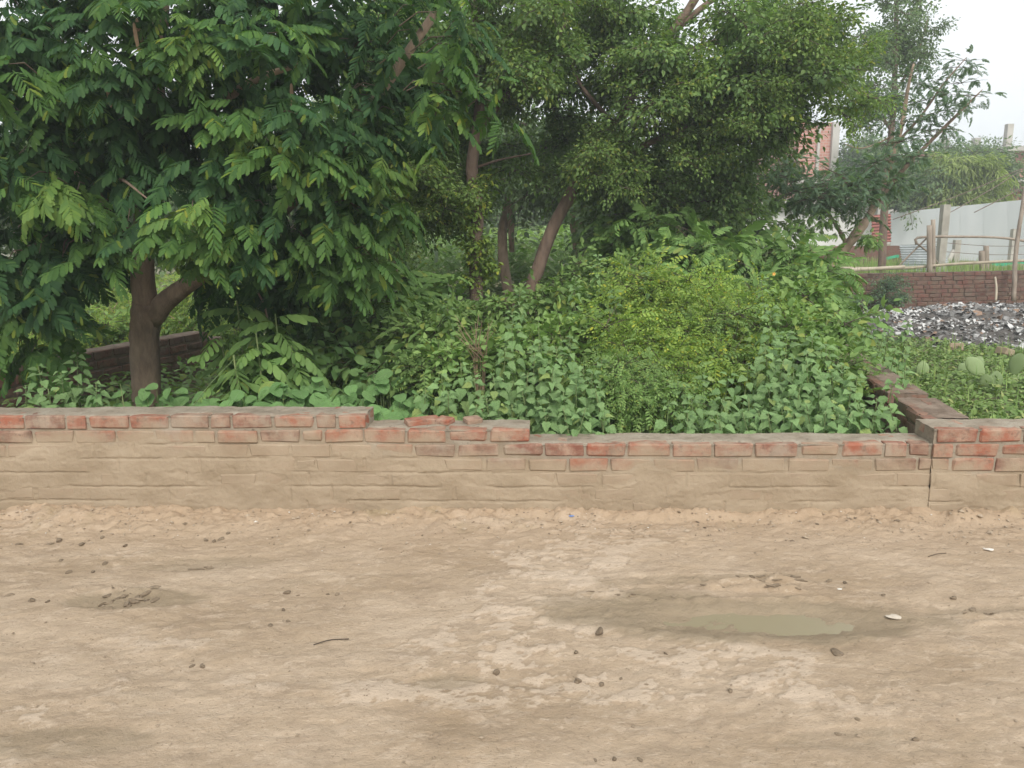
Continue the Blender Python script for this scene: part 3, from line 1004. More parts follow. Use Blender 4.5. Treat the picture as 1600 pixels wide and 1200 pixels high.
LEUC_FRONDS = [frond(n, L, pl, PINNA, sp, dr) for (n, L, pl, sp, dr) in ((8, .30, .118, 66, .40), (7, .26, .12, 62, .30), (9, .33, .110, 70, .55), (8, .28, .112, 64, .15), (7, .24, .118, 60, .7))]
SENNA_FRONDS = [frond(n, L, pl, LEAFLET, sp, dr, hang=.5) for (n, L, pl, sp, dr) in ((6, .24, .115, 62, .6), (5, .20, .115, 58, .4), (6, .22, .105, 66, .9))]
LEAFLET_FINE = blade([0, 0.4, 0.75, 1.0], np.array([0.04, 0.24, 0.22, 0.03]), .2, .15)
FINE_FRONDS = [frond(n, L, pl, LEAFLET_FINE, 72, dr, 0.0018, hang=.25) for (n, L, pl, dr) in ((6, .15, .034, .4), (5, .12, .036, .7), (6, .16, .032, .2))]


def mesh_set(name, templates, mat):
    return [make_mesh(name, V, [t], mat) for V, t in templates]


def spray(n, size, leaf_templates, leaf_len, flat=0.75, droop=0.5, twigs=7, fronds=None, seed=0):
    """a leafy branch end: short twigs from the origin, leaves along them; returns MB for leaves and MB for twigs"""
    r = random.Random(seed)
    lv = MB()
    tw = MB()
    mats = [[] for _ in leaf_templates]
    per = max(1, n // twigs)
    for k in range(twigs):
        a = k * 2.399 + r.uniform(-.5, .5)
        el = r.uniform(-0.5, 0.85)
        d = Vector((math.cos(a) * math.cos(el), math.sin(a) * math.cos(el), math.sin(el) * flat)).normalized()
        L = size * r.uniform(0.6, 1.1)
        pts = [d * (L * t) + Vector((0, 0, -droop * L * t * t * 0.6)) + Vector((r.gauss(0, .03), r.gauss(0, .03), r.gauss(0, .02))) * L * t for t in np.linspace(0, 1, 5)]
        tw.tube(pts, [0.006 * size / .4, .005 * size / .4, .004 * size / .4, .003 * size / .4, .0015 * size / .4], 3, cap=False)
        for j in range(per):
            t = r.uniform(0.15, 1.0) ** 0.75
            i = min(int(t * 4), 3); u = t * 4 - i
            p = pts[i].lerp(pts[i + 1], u)
            off = Vector((r.gauss(0, 1), r.gauss(0, 1), r.gauss(0, .8))) * size * 0.13
            p = p + off
            dd = (d * .6 + off.normalized() * .9 + Vector((r.gauss(0, .35), r.gauss(0, .35), -droop + r.gauss(0, .3)))).normalized()
            up = Vector((r.gauss(0, .45), r.gauss(0, .45), 1))
            w = r.randrange(len(leaf_templates))
            mats[w].append(frame(dd, up, p, leaf_len * r.uniform(.65, 1.25)))
    for T, mm in zip(leaf_templates, mats):
        if mm: bake(T, mm, lv)
    return lv, tw


def spray_meshes(name, count, mat, **kw):
    out = []
    for k in range(count):
        lv, tw = spray(seed=hash_seed(name) + k, **kw)
        nt_ = sum(len(x) for x in tw.q) if tw.q else 0
        me = None
        mb = MB()
        mb.V, mb.q, mb.t, mb.n = lv.V, lv.q, lv.t, lv.n
        nleaf = sum(len(x) for x in lv.t)
        mb.add(np.concatenate(tw.V), np.concatenate(tw.q))
        me = mb.mesh(name, mat)
        me.materials.append(M['twig'])
        # quads (the twigs) come first in the face list
        mi = np.zeros(len(me.polygons), dtype=np.int32)
        mi[:nt_] = 1
        me.polygons.foreach_set('material_index', mi)
        out.append(me)
    return out


def hash_seed(s): return sum(ord(c) * (i + 3) for i, c in enumerate(s)) % 100000


SPR = {}
SPR['sissoo'] = spray_meshes('leaf_spray', 5, M['sissoo'], n=430, size=0.42, leaf_templates=OVATE, leaf_len=0.052, droop=0.55, twigs=9)
SPR['sissoo_light'] = spray_meshes('leaf_spray', 4, M['sissoo_light'], n=430, size=0.42, leaf_templates=OVATE, leaf_len=0.050, droop=0.45, twigs=9)
SPR['far'] = spray_meshes('leaf_spray', 4, M['far'], n=420, size=0.70, leaf_templates=OVATE, leaf_len=0.085, droop=0.5, twigs=10)
SPR['grey'] = spray_meshes('leaf_spray', 4, M['grey_green'], n=34, size=0.44, leaf_templates=LEUC_FRONDS[:3], leaf_len=0.48, flat=.22, droop=0.12, twigs=7)
SPR['leuc_small'] = spray_meshes('leaf_spray', 4, M['sapling'], n=20, size=0.34, leaf_templates=LEUC_FRONDS[:3], leaf_len=0.95, flat=.5, droop=0.3, twigs=5)
SPR['lantana'] = spray_meshes('leaf_spray', 5, M['lantana'], n=150, size=0.26, leaf_templates=OVATE, leaf_len=0.062, flat=1.0, droop=0.25, twigs=9)
SPR['yellow'] = spray_meshes('leaf_spray', 5, M['yellow'], n=62, size=0.27, leaf_templates=FINE_FRONDS, leaf_len=0.95, flat=1.0, droop=0.15, twigs=9)
SPR['fine'] = spray_meshes('leaf_spray', 4, M['lantana'], n=62, size=0.27, leaf_templates=FINE_FRONDS, leaf_len=0.95, flat=1.0, droop=0.2, twigs=9)
SPR['darkleaf'] = spray_meshes('leaf_spray', 4, M['shade_leaf'], n=80, size=0.27, leaf_templates=OVATE, leaf_len=0.10, flat=1.0, droop=0.35, twigs=8)
SPR['willow'] = spray_meshes('leaf_spray', 4, M['willow'], n=330, size=0.75, leaf_templates=[NARROW], leaf_len=0.24, flat=.9, droop=0.9, twigs=12)
SPR['wallplant'] = spray_meshes('leaf_spray', 3, M['grey_green'], n=200, size=0.33, leaf_templates=SMALL, leaf_len=0.05, flat=1.0, droop=0.4, twigs=9)


def rand_rot(up_bias=True):
    return Matrix.Rotation(U(0, 2 * math.pi), 4, 'Z') @ Matrix.Rotation(random.gauss(0, .35), 4, 'X')


def put_sprays(root, key, pts, smin=.8, smax=1.25, name='leaf_spray'):
    base = Vector(root.location)
    for p in pts:
        s = U(smin, smax)
        o = link(name, random.choice(SPR[key]), root, Matrix.Translation(Vector(p) - base) @ rand_rot() @ Matrix.Scale(s, 4))
        o['kind'] = 'stuff'


def limb(root, name, pts, r0, r1, mat, n=14, sides=8, rough=.06):
    base = Vector(root.location)
    P = [p - base for p in smooth_path(pts, n)]
    mb = MB()
    rr = np.linspace(0, 1, n)
    mb.tube(P, r0 + (r1 - r0) * rr, sides, rough)
    return mb.build(name, mat, root)


def blob_points(blobs):
    """blobs: (px, py, rx_px, ry_px, depth, depth_spread, count) -> points in the place, spread in depth too"""
    out = []
    for (px, py, rx, ry, y, dy, n) in blobs:
        for _ in range(n):
            a, r = U(0, 2 * math.pi), math.sqrt(random.random())
            out.append(at(px + rx * r * math.cos(a), py + ry * r * math.sin(a), y + U(-dy, dy)))
    return out


# ------------------------------------------------------------------ the thick forked tree
def build_big_tree():
    base = at(230, 640, 6.2); base.z = 0.0
    root = empty('feathery_tree', base)
    tag(root, 'thick forked tree with dark feathery leaves inside the stepped wall', 'tree')
    P = lambda px, py, y: at(px, py, y)
    tr = [Vector((base.x, base.y, -0.1)), P(230, 640, 6.2), P(228, 590, 6.2), P(226, 520, 6.2), P(231, 475, 6.2)]
    pts = [p - base for p in smooth_path(tr, 26)]
    mb = MB()
    rr = [0.135, .125] + [0.112] * 18 + [0.116, 0.118, 0.118, .116, .112, .108]
    mb.tube(pts, rr, 16, 0.035)
    mb.build('trunk', M['bark'], root)
    limb(root, 'limb', [P(229, 490, 6.2), P(222, 420, 6.2), P(226, 330, 6.25), P(240, 200, 6.3), P(250, 60, 6.2), P(262, -120, 6.1)], .100, .045, M['bark'], 18, 12, .04)
    limb(root, 'limb', [P(236, 500, 6.2), P(262, 468, 6.15), P(300, 440, 6.05), P(380, 380, 5.95), P(480, 290, 5.9), P(590, 150, 5.9), P(680, 20, 5.9)], .088, .03, M['bark'], 18, 12, .04)
    limb(root, 'limb', [P(224, 400, 6.2), P(150, 300, 6.0), P(60, 200, 5.7), P(-60, 120, 5.5)], .055, .02, M['bark'], 14, 8)
    limb(root, 'limb', [P(232, 300, 6.2), P(300, 200, 5.8), P(390, 130, 5.4), P(470, 100, 5.2)], .050, .015, M['bark'], 14, 8)
    limb(root, 'limb', [P(232, 330, 6.2), P(200, 300, 5.7), P(190, 280, 5.3), P(230, 310, 5.0)], .03, .004, M['bark'], 14, 8)
    limb(root, 'limb', [P(330, 420, 6.0), P(380, 430, 6.1), P(410, 470, 6.2), P(420, 510, 6.2)], .012, .007, M['dry'], 12, 6)
    # leafy shoots: where each tuft hangs in the crown, its depth, and leaf tone (age and painted light)
    shoots = []

    def tufts(px, py, rx, ry, y, dy, n, mat, nf=(9, 13), sc_=(0.9, 1.3)):
        for p in blob_points([(px, py, rx, ry, y, dy, n)]):
            shoots.append((p, mat, random.randint(*nf), U(*sc_)))
    # tufts in front; light on them is put into paler leaf colours
    for (px, py, y, mt) in ((300, 330, 4.85, 'leuc_young_lit'), (255, 350, 4.9, 'leuc_mid'), (345, 345, 5.0, 'leuc_mid'), (200, 345, 5.1, 'leuc_dark'), (80, 290, 4.9, 'leuc_young_lit'), (35, 285, 5.0, 'leuc_mid'), (120, 300, 5.1, 'leuc_mid'),
                            (150, 85, 5.0, 'leuc_mid'), (170, 125, 5.0, 'leuc_dark'), (215, 110, 5.0, 'leuc_dark'), (110, 125, 5.1, 'leuc_mid'), (290, 55, 4.9, 'leuc_young_lit'), (255, 75, 5.0, 'leuc_mid'), (320, 40, 5.0, 'leuc_mid'), (300, 90, 5.1, 'leuc_mid'),
                            (410, 70, 5.0, 'leuc_dark'), (435, 50, 5.0, 'leuc_mid'), (375, 30, 5.1, 'leuc_dark'), (420, 220, 5.0, 'leuc_young_lit'), (395, 180, 5.1, 'leuc_mid'), (330, 190, 5.1, 'leuc_mid'), (470, 180, 5.0, 'leuc_dark'),
                            (440, 245, 4.95, 'leuc_mid'), (500, 240, 5.1, 'leuc_mid'), (510, 190, 5.2, 'leuc_dark'), (340, 255, 5.1, 'leuc_dark'), (300, 275, 5.1, 'leuc_dark'), (260, 260, 5.3, 'leuc_dark'),
                            (80, 230, 5.3, 'leuc_dark'), (30, 240, 5.2, 'leuc_dark'), (90, 160, 5.3, 'leuc_mid'), (180, 190, 5.3, 'leuc_dark'), (130, 30, 5.0, 'leuc_dark'), (180, 20, 5.0, 'leuc_dark'), (220, 10, 5.0, 'leuc_mid'),
                            (40, 60, 5.1, 'leuc_dark'), (15, 100, 4.6, 'leuc_mid'), (20, 150, 5.2, 'leuc_dark'), (300, 375, 5.0, 'leuc_mid'), (290, 362, 5.1, 'leuc_young_lit'), (350, 372, 5.2, 'leuc_mid'), (180, 380, 5.1, 'leuc_mid'), (150, 350, 5.2, 'leuc_mid'),
                            (390, 400, 5.2, 'leuc_dark'), (420, 330, 5.2, 'leuc_dark'), (375, 300, 5.2, 'leuc_dark'), (470, 380, 5.3, 'leuc_mid'), (520, 350, 5.3, 'leuc_mid'), (500, 300, 5.3, 'leuc_dark'),
                            (560, 330, 5.4, 'leuc_mid'), (560, 270, 5.4, 'leuc_mid'), (580, 400, 5.5, 'leuc_mid'), (530, 430, 5.5, 'leuc_mid'), (600, 260, 5.6, 'leuc_young_lit'), (610, 330, 5.6, 'leuc_mid')):
        shoots.append((at(px, py, y), mt, random.randint(11, 15), U(.9, 1.15)))
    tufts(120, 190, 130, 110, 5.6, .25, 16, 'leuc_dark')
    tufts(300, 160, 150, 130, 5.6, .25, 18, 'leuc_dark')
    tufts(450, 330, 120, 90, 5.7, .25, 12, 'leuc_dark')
    # low sprays by the lane's bend
    tufts(30, 430, 45, 50, 5.3, .3, 6, 'leuc_dark')
    tufts(40, 480, 50, 30, 5.5, .3, 4, 'leuc_mid')
    tufts(95, 440, 25, 40, 5.5, .3, 3, 'leuc_dark')
    tufts(20, 15, 60, 40, 5.3, .3, 6, 'leuc_dark')
    tufts(25, 545, 40, 18, 5.4, .2, 2, 'leuc_mid')
    # hanging streamers above the middle
    for (px, y0, y1, d, mt) in ((560, 60, 330, 5.6, 'leuc_dark'), (600, 20, 230, 5.7, 'leuc_dark'), (700, -20, 200, 5.2, 'leuc_mid'), (725, 30, 175, 5.2, 'leuc_dark'), (680, 130, 215, 5.2, 'leuc_young_lit'), (760, 120, 180, 5.3, 'leuc_mid'), (640, -30, 120, 5.5, 'leuc_dark'), (590, 150, 420, 5.9, 'leuc_mid')):
        for k in range(int((y1 - y0) / 38) + 1):
            shoots.append((at(px + U(-18, 18), y0 + 38 * k, d + U(-.1, .1)), mt, 5, U(.85, 1.1)))
    nfront = len(shoots)
    # the body of the crown behind
    back = []
    _s = shoots; shoots = back
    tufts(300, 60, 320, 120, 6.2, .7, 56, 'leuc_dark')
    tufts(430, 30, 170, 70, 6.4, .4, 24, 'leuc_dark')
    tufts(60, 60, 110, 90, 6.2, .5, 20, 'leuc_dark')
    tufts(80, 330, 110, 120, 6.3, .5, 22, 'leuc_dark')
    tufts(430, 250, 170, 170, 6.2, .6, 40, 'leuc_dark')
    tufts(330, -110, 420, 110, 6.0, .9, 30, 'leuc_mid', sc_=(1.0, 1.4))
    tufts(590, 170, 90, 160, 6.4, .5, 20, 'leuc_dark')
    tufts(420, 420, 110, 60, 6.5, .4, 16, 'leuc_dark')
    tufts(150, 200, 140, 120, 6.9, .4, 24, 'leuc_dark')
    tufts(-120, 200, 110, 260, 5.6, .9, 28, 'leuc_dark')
    shoots = _s
    meshes = {k: mesh_set('leaf', LEUC_FRONDS, M[k]) for k in ('leuc_dark', 'leuc_mid', 'leuc_young_lit')}
    centre = Vector((base.x + .3, base.y + 0.2, 2.6))

    def leaf_frames(p, nf, s):
        out = (p - centre); out.normalize()
        res = []
        a0 = U(0, 6.28)
        for k in range(nf):
            a = a0 + k * 2.399
            el = U(-.55, .35)
            d = Vector((math.cos(a) * math.cos(el), math.sin(a) * math.cos(el), math.sin(el))) + out * 0.45 + Vector((0, 0, -.18))
            pj = Vector((random.gauss(0, .07), random.gauss(0, .07), random.gauss(0, .07)))
            up = Vector((U(-.2, .2), U(-.2, .2), 1)) + out * 0.6
            res.append(frame(d, up, p + pj + d * 0.03, s * U(.48, .82)))
        return res
    lvs = []
    for (p, mt, nf, s) in shoots:
        for m in leaf_frames(p, nf, s): lvs.append((m, mt))
    T = Matrix.Translation(-base)
    front_l = lvs[:300]
    for m, mt in front_l: link('leaf', random.choice(meshes[mt]), root, T @ m)
    mbs = {}
    for m, mt in lvs[300:]:
        bake(random.choice(LEUC_FRONDS), [T @ m], mbs.setdefault(mt, MB()))
    for (p, mt, nf, s) in back:
        for m in leaf_frames(p, nf, s): bake(random.choice(LEUC_FRONDS), [T @ m], mbs.setdefault(mt, MB()))
    for mt, mb in mbs.items():
        tag(mb.build('foliage', M[mt], root), kind='stuff')
    # twigs to the front tufts
    tw = MB()
    for (p, mt, nf, s) in shoots:
        q = p + (centre - p).normalized() * U(.12, .26) + Vector((U(-.06, .06), U(-.06, .06), -.03))
        tw.tube([(q - base), (q.lerp(p, .5) - base) + Vector((0, 0, .04)), p - base], [.005, .004, .0025], 4, cap=False)
    tag(tw.build('twigs', M['twig'], root), kind='stuff')
    # seed pods
    for (px, py, y) in ((209, 35, 4.95), (221, 95, 5.2), (166, 125, 5.0), (213, 28, 5.0), (455, 130, 5.3), (452, 195, 5.2)):
        p = at(px, py, y)
        pod = blade([0, .06, .3, .6, .9, 1.0], np.array([.01, .05, .075, .075, .06, .01]), .1, .1)
        me = make_mesh('seed_pod', pod[0] * 0.16, [pod[1]], M['dry'])
        link('seed_pod', me, root, T @ frame((U(-.1, .1), U(-.1, .1), -1), (0, -1, 0.1), p))


build_big_tree()


# ------------------------------------------------------------------ small-leaved trees in the middle
def build_mid_trees():
    P = at
    b = P(744, 475, 9.0); b.z = 0
    t = empty('small_leaved_tree', b)
    tag(t, 'slender tree with reddish trunk wrapped in a green creeper', 'tree', 'small leaved trees behind the shrubs')
    limb(t, 'trunk', [Vector((b.x, b.y, -.1)), P(744, 450, 9), P(743, 390, 9), P(746, 330, 9), P(737, 260, 9), P(748, 190, 9), P(752, 110, 9), P(740, 0, 9), P(745, -120, 9)], .085, .05, M['bark_red'], 40, 10, .07)
    limb(t, 'limb', [P(750, 200, 9), P(800, 140, 8.8), P(870, 60, 8.7), P(930, -60, 8.6)], .04, .015, M['bark_red'])
    limb(t, 'limb', [P(746, 150, 9), P(680, 80, 9), P(610, -20, 9)], .04, .015, M['bark_red'])
    limb(t, 'limb', [P(744, 262, 9), P(780, 250, 8.9), P(830, 240, 8.8)], .018, .008, M['bark_red'])
    put_sprays(t, 'sissoo', blob_points([(690, 40, 170, 90, 9, .9, 44), (600, 150, 80, 110, 9.4, .7, 24), (800, 60, 90, 90, 9, .8, 18), (700, 190, 90, 90, 9.6, .5, 22), (600, 290, 70, 110, 9.6, .6, 30), (680, 320, 60, 40, 10, .5, 8), (720, -110, 260, 70, 9.6, 1.0, 12)]))
    put_sprays(t, 'sissoo_light', blob_points([(800, 90, 60, 60, 8.5, .3, 8), (640, 200, 60, 60, 8.8, .3, 9), (660, 300, 50, 70, 8.9, .3, 9), (880, 30, 60, 40, 8.6, .4, 8), (610, 260, 60, 110, 8.5, .3, 14), (690, 320, 40, 35, 8.8, .3, 6), (570, 380, 60, 50, 8.4, .3, 8)]), .6, .95)
    # creeper on that trunk
    c = empty('creeper', P(744, 450, 8.9))
    tag(c, 'bright green creeper climbing the slender reddish trunk', 'creeper')
    cb = Vector(c.location)
    for (py, n) in ((440, 6), (425, 8), (408, 10), (390, 10), (372, 10), (350, 9), (335, 6), (315, 4), (298, 3), (280, 3)):
        for _ in range(n):
            a = U(0, 6.28)
            p = P(742 + 9 * math.sin(py * .05), py, 9.0) + Vector((math.cos(a) * .11, math.sin(a) * .11, U(-.05, .05)))
            link('leaf_spray', random.choice(SPR['leafvine']), c, Matrix.Translation(p - cb) @ rand_rot() @ Matrix.Scale(U(.7, 1.1), 4))

    b = P(829, 475, 9.4); b.z = 0
    t = empty('small_leaved_tree', b)
    tag(t, 'leaning tree with bare brown trunk and a wide airy crown', 'tree', 'small leaved trees behind the shrubs')
    limb(t, 'trunk', [Vector((b.x - .02, b.y, -.1)), P(829, 462, 9.4), P(841, 420, 9.4), P(862, 360, 9.4), P(888, 310, 9.4), P(925, 240, 9.4), P(975, 178, 9.3), P(988, 145, 9.3), P(1035, 70, 9.2), P(1085, 0, 9.1), P(1140, -110, 9)], .090, .042, M['bark_red'], 44, 12, .05)
    limb(t, 'limb', [P(905, 285, 9.4), P(1000, 230, 9.2), P(1100, 190, 9.0), P(1200, 150, 8.8)], .045, .015, M['bark_red'])
    limb(t, 'limb', [P(1000, 130, 9.3), P(1100, 70, 9.4), P(1220, 60, 9.4), P(1330, 90, 9.4)], .045, .012, M['bark_red'])
    limb(t, 'limb', [P(1050, 50, 9.2), P(1150, -20, 9.0), P(1300, -40, 9.0)], .04, .015, M['bark_red'])
    limb(t, 'limb', [P(960, 195, 9.3), P(900, 120, 9.3), P(880, 20, 9.3)], .03, .012, M['bark_red'])
    put_sprays(t, 'sissoo', blob_points([(1110, 110, 110, 100, 9.3, .9, 38), (1060, 250, 110, 90, 9.5, .6, 30), (1200, 70, 110, 80, 9.4, .9, 24), (960, 330, 60, 60, 9.6, .3, 8), (1130, 290, 40, 60, 9.9, .4, 10), (1200, 205, 32, 40, 9.3, .3, 9), (880, 180, 50, 110, 10, .5, 5), (1100, -100, 300, 70, 9.6, 1.0, 14), (800, 190, 90, 90, 10.3, .5, 20), (900, 255, 60, 60, 10.6, .4, 10), (700, 260, 60, 100, 10.4, .4, 12), (990, 60, 80, 60, 9.6, .6, 16), (900, 30, 80, 50, 9.6, .5, 14), (930, 110, 60, 50, 9.8, .5, 6)]))
    put_sprays(t, 'sissoo_light', blob_points([(1290, 70, 75, 75, 9.0, .7, 26), (1220, 140, 50, 40, 8.9, .4, 9), (1080, 200, 70, 60, 8.7, .3, 10), (950, 280, 50, 50, 8.8, .3, 8), (950, 235, 36, 40, 8.9, .2, 8), (1005, 120, 45, 60, 8.8, .2, 9), (1150, 140, 60, 60, 8.6, .3, 8), (1080, 120, 50, 50, 8.7, .3, 5), (1340, 150, 35, 40, 9.2, .3, 5)]), .6, .95)
    # slim tree whose pale crown stands against the sky
    b = P(1385, 330, 19); b.z = 0.5
    t = empty('small_leaved_tree', b)
    tag(t, 'thin pale crowned tree standing against the open sky', 'tree', 'small leaved trees behind the shrubs')
    limb(t, 'trunk', [b + Vector((0, 0, -.1)), P(1385, 280, 19), P(1395, 180, 19), P(1400, 60, 19), P(1400, -60, 19)], .10, .04, M['bark_red'], 20)
    limb(t, 'limb', [P(1396, 150, 19), P(1430, 90, 19), P(1450, 30, 19)], .04, .015, M['bark_red'])
    limb(t, 'limb', [P(1390, 200, 19), P(1350, 140, 19), P(1330, 60, 19)], .04, .015, M['bark_red'])
    put_sprays(t, 'far', blob_points([(1400, 40, 50, 60, 19, 1.5, 12), (1410, 120, 45, 60, 19, 1.2, 10), (1440, 50, 35, 40, 19, 1.0, 5), (1350, 130, 30, 80, 19, 1.5, 7), (1400, -80, 80, 60, 19, 1.5, 12), (1370, 200, 30, 30, 19, .8, 3)]), .6, 1.0)


SPR['leafvine'] = spray_meshes('leaf_spray', 3, M['yellow'], n=34, size=0.14, leaf_templates=OVATE, leaf_len=0.06, flat=1.0, droop=0.4, twigs=5)
build_mid_trees()


# ------------------------------------------------------------------ slim dark feathery tree on the right
def build_right_tree():
    P = at
    y = 11.5
    b = P(1285, 450, y); b.z = 0
    t = empty('feathery_tree', b)
    tag(t, 'slim grey green feathery tree leaning over the far brick wall', 'tree')
    limb(t, 'trunk', [Vector((b.x - .05, b.y, -.1)), P(1288, 440, y), P(1312, 400, y), P(1335, 370, y), P(1352, 345, y)], .085, .07, M['bark'], 18, 10)
    limb(t, 'limb', [P(1335, 370, y), P(1362, 330, y), P(1390, 260, y), P(1408, 200, y), P(1420, 130, y), P(1428, 100, y)], .06, .015, M['bark'], 18)
    limb(t, 'limb', [P(1352, 345, y), P(1390, 290, y), P(1440, 235, y), P(1490, 185, y), P(1520, 155, y), P(1535, 140, y)], .045, .006, M['bark'], 18)
    limb(t, 'limb', [P(1325, 385, y), P(1305, 350, y), P(1285, 320, y), P(1255, 285, y)], .035, .012, M['bark'], 14)
    limb(t, 'limb', [P(1400, 225, y), P(1440, 180, y), P(1475, 130, y), P(1510, 90, y)], .025, .006, M['bark'], 14)
    limb(t, 'limb', [P(1408, 200, y), P(1380, 220, y), P(1345, 232, y), P(1320, 225, y)], .014, .005, M['bark'], 12)
    put_sprays(t, 'grey', blob_points([(1270, 298, 60, 18, y, .5, 8), (1335, 285, 55, 20, y, .5, 9), (1285, 315, 50, 16, y, .5, 6), (1350, 300, 50, 25, y, .5, 8), (1210, 262, 28, 24, y, .4, 9), (1390, 250, 40, 35, y, .5, 8)]), .75, 1.1)
    put_sprays(t, 'grey', [P(px, py, y + U(-.2, .2)) for (px, py) in ((1420, 215), (1440, 190), (1425, 160), (1465, 175), (1480, 150), (1500, 165), (1470, 125), (1440, 130), (1490, 105), (1510, 95), (1500, 130), (1455, 205), (1420, 120), (1475, 200), (1515, 150), (1395, 190), (1450, 155), (1430, 180), (1485, 175), (1460, 140), (1405, 150), (1435, 110))], .5, .8)
    put_sprays(t, 'leuc_small', blob_points([(1300, 345, 40, 20, y - .3, .3, 4), (1365, 372, 22, 12, y - .3, .3, 4), (1260, 345, 36, 22, y - .3, .3, 8), (1225, 330, 30, 25, y - .3, .3, 7)]), .28, .45)


build_right_tree()


# ------------------------------------------------------------------ trees further back
def far_tree(px, y, top_py, halfw_px, base_py, label, key='far', n=34, s=(1.0, 1.5), group='trees standing beyond the plot', zg=0.0, name='leafy_tree', low=None):
    b = at(px, 400, y); b.z = zg
    t = empty(name, b)
    tag(t, label, 'tree', group)
    top = at(px, top_py, y)
    limb(t, 'trunk', [b + Vector((0, 0, -.1)), b + Vector((U(-.2, .2), 0, (top.z - zg) * .4)), Vector((b.x + U(-.3, .3), b.y, zg + (top.z - zg) * .8))], .14, .05, M['bark'], 14)
    for k in range(3):
        a = U(-1, 1)
        limb(t, 'limb', [b + Vector((0, 0, (top.z - zg) * U(.25, .45))), at(px + halfw_px * .4 * a, (top_py + base_py) / 2, y + U(-.4, .4)), at(px + halfw_px * .8 * a, top_py * .7 + base_py * .3, y + U(-.6, .6))], .06, .02, M['bark'], 10, 6)
    pts = blob_points([(px, (top_py + base_py) / 2, halfw_px, (base_py - top_py) / 2, y, 1.1 * s[0], n)])
    put_sprays(t, key, pts, *s)
    return t


BACK = {470: 'dense tree seen below the long limb of the forked tree', 620: 'dense tree before the maize, beside the slender reddish trunk', 560: 'farther thin tree behind the crown of the forked tree', 800: 'dense tree between the slender trunk and the leaning trunk', 900: 'dense tree right behind the leaning trunk', 1010: 'dense dark tree under the first bend of the leaning tree',
        1095: 'darkest dense tree, behind the feathery saplings', 1185: 'narrow dense tree beside the whitewashed house', 330: 'dense tree behind the fork of the thick tree', 180: 'dense tree behind the thick tree trunk and shaded wall', 40: 'dense tree beyond the low end of the shaded wall'}
for (px, y, top, hw, bot, n) in ((470, 15, 190, 120, 420, 40), (620, 15, 170, 90, 305, 30), (560, 17, 150, 80, 320, 16), (800, 16, 190, 90, 300, 32), (900, 15, 200, 70, 320, 26), (1010, 13, 250, 75, 430, 40), (1095, 12.5, 235, 62, 440, 36), (330, 16, 250, 110, 420, 30), (180, 17, 150, 120, 390, 30), (40, 15, 200, 110, 400, 30)):
    far_tree(px, y, top, hw, bot, BACK[px], n=n)
for px in (60, 200, 340, 470, 590, 700, 810, 920, 1030):
    far_tree(px, 31, 262, 85, 385, 'hazy tree on the far side of the maize field', n=20, s=(1.7, 2.4), group='trees beyond the maize')
far_tree(1543, 34, 226, 26, 300, 'round dark green tree beside the pink house', 'far', 22, (1.3, 1.9), group='trees behind the white sheet fence', zg=.5)
far_tree(1490, 36, 228, 16, 300, 'narrow dark tree behind the pale willowy bush', 'far', 8, (1.0, 1.4), group='trees behind the white sheet fence', zg=.5)
far_tree(1430, 30, 235, 45, 330, 'dark bushy tree behind the slim feathery tree', 'far', 20, (1.2, 1.8), group='trees behind the white sheet fence', zg=.5)
far_tree(1350, 40, 215, 50, 290, 'faint grey tree between the two brick houses', 'far', 16, (1.5, 2.2), group='trees behind the white sheet fence', zg=.5)
far_tree(1500, 29.6, 245, 58, 335, 'pale yellowish willowy bush rising above the white sheet fence', 'willow', 44, (.8, 1.25), group='trees behind the white sheet fence', zg=.5, name='willowy_tree')

# shrubs beyond the shaded wall, sunlight put into their lighter leaf colours, and the maize
for (px, y, py, w) in ((120, 11, 470, .9), (180, 10.5, 480, .8), (270, 11, 470, 1.0), (60, 11.5, 470, .9), (310, 10.5, 500, .7), (340, 12, 455, .9), (140, 9.5, 520, .6), (190, 12.5, 450, 1.0), (20, 9.5, 530, .7)):
    top = at(px, py - 20, y)
    b = Vector((top.x, top.y, 0))
    t = empty('shrub', b)
    tag(t, 'sunlit yellowish shrub beyond the shaded wall', 'shrub', 'shrubs beyond the shaded wall')
    stem = MB()
    for k in range(5):
        stem.tube([Vector((0, 0, -.05)), Vector((U(-.2, .2), U(-.2, .2), top.z * .5)), Vector((U(-.4, .4), U(-.3, .3), top.z * .9))], [.015, .012, .006], 5)
    stem.build('stem', M['dry'], t)
    put_sprays(t, 'yellow', [b + Vector((U(-w, w) * .6, U(-w, w) * .5, U(.25, 1.0) * top.z)) for _ in range(13)], .9, 1.5)
    put_sprays(t, 'lantana', [b + Vector((U(-w, w) * .6, U(-w, w) * .5, U(.15, .9) * top.z)) for _ in range(7)], .9, 1.5)


def build_maize():
    mb = MB()
    for _ in range(620):
        x, y = U(-8, 3.0), U(17, 24)
        h = U(1.35, 1.85)
        mats = []
        a0 = U(0, 6.28)
        for k in range(8):
            a = a0 + k * math.pi + U(-.5, .5)
            z = h * (0.15 + 0.11 * k)
            mats.append(frame((math.cos(a), math.sin(a), U(.5, 1.4)), (0, 0, 1), (x, y, z), U(.5, .75)))
        bake(MAIZE, mats, mb)
    o = mb.build('maize_crop', M['maize'])
    tag(o, 'pale green maize crop glimpsed between the trunks', kind='stuff')


MAIZE = blade([0, .3, .6, .85, 1.0], np.array([.05, .075, .06, .03, 0.0]), .3, .9)
build_maize()


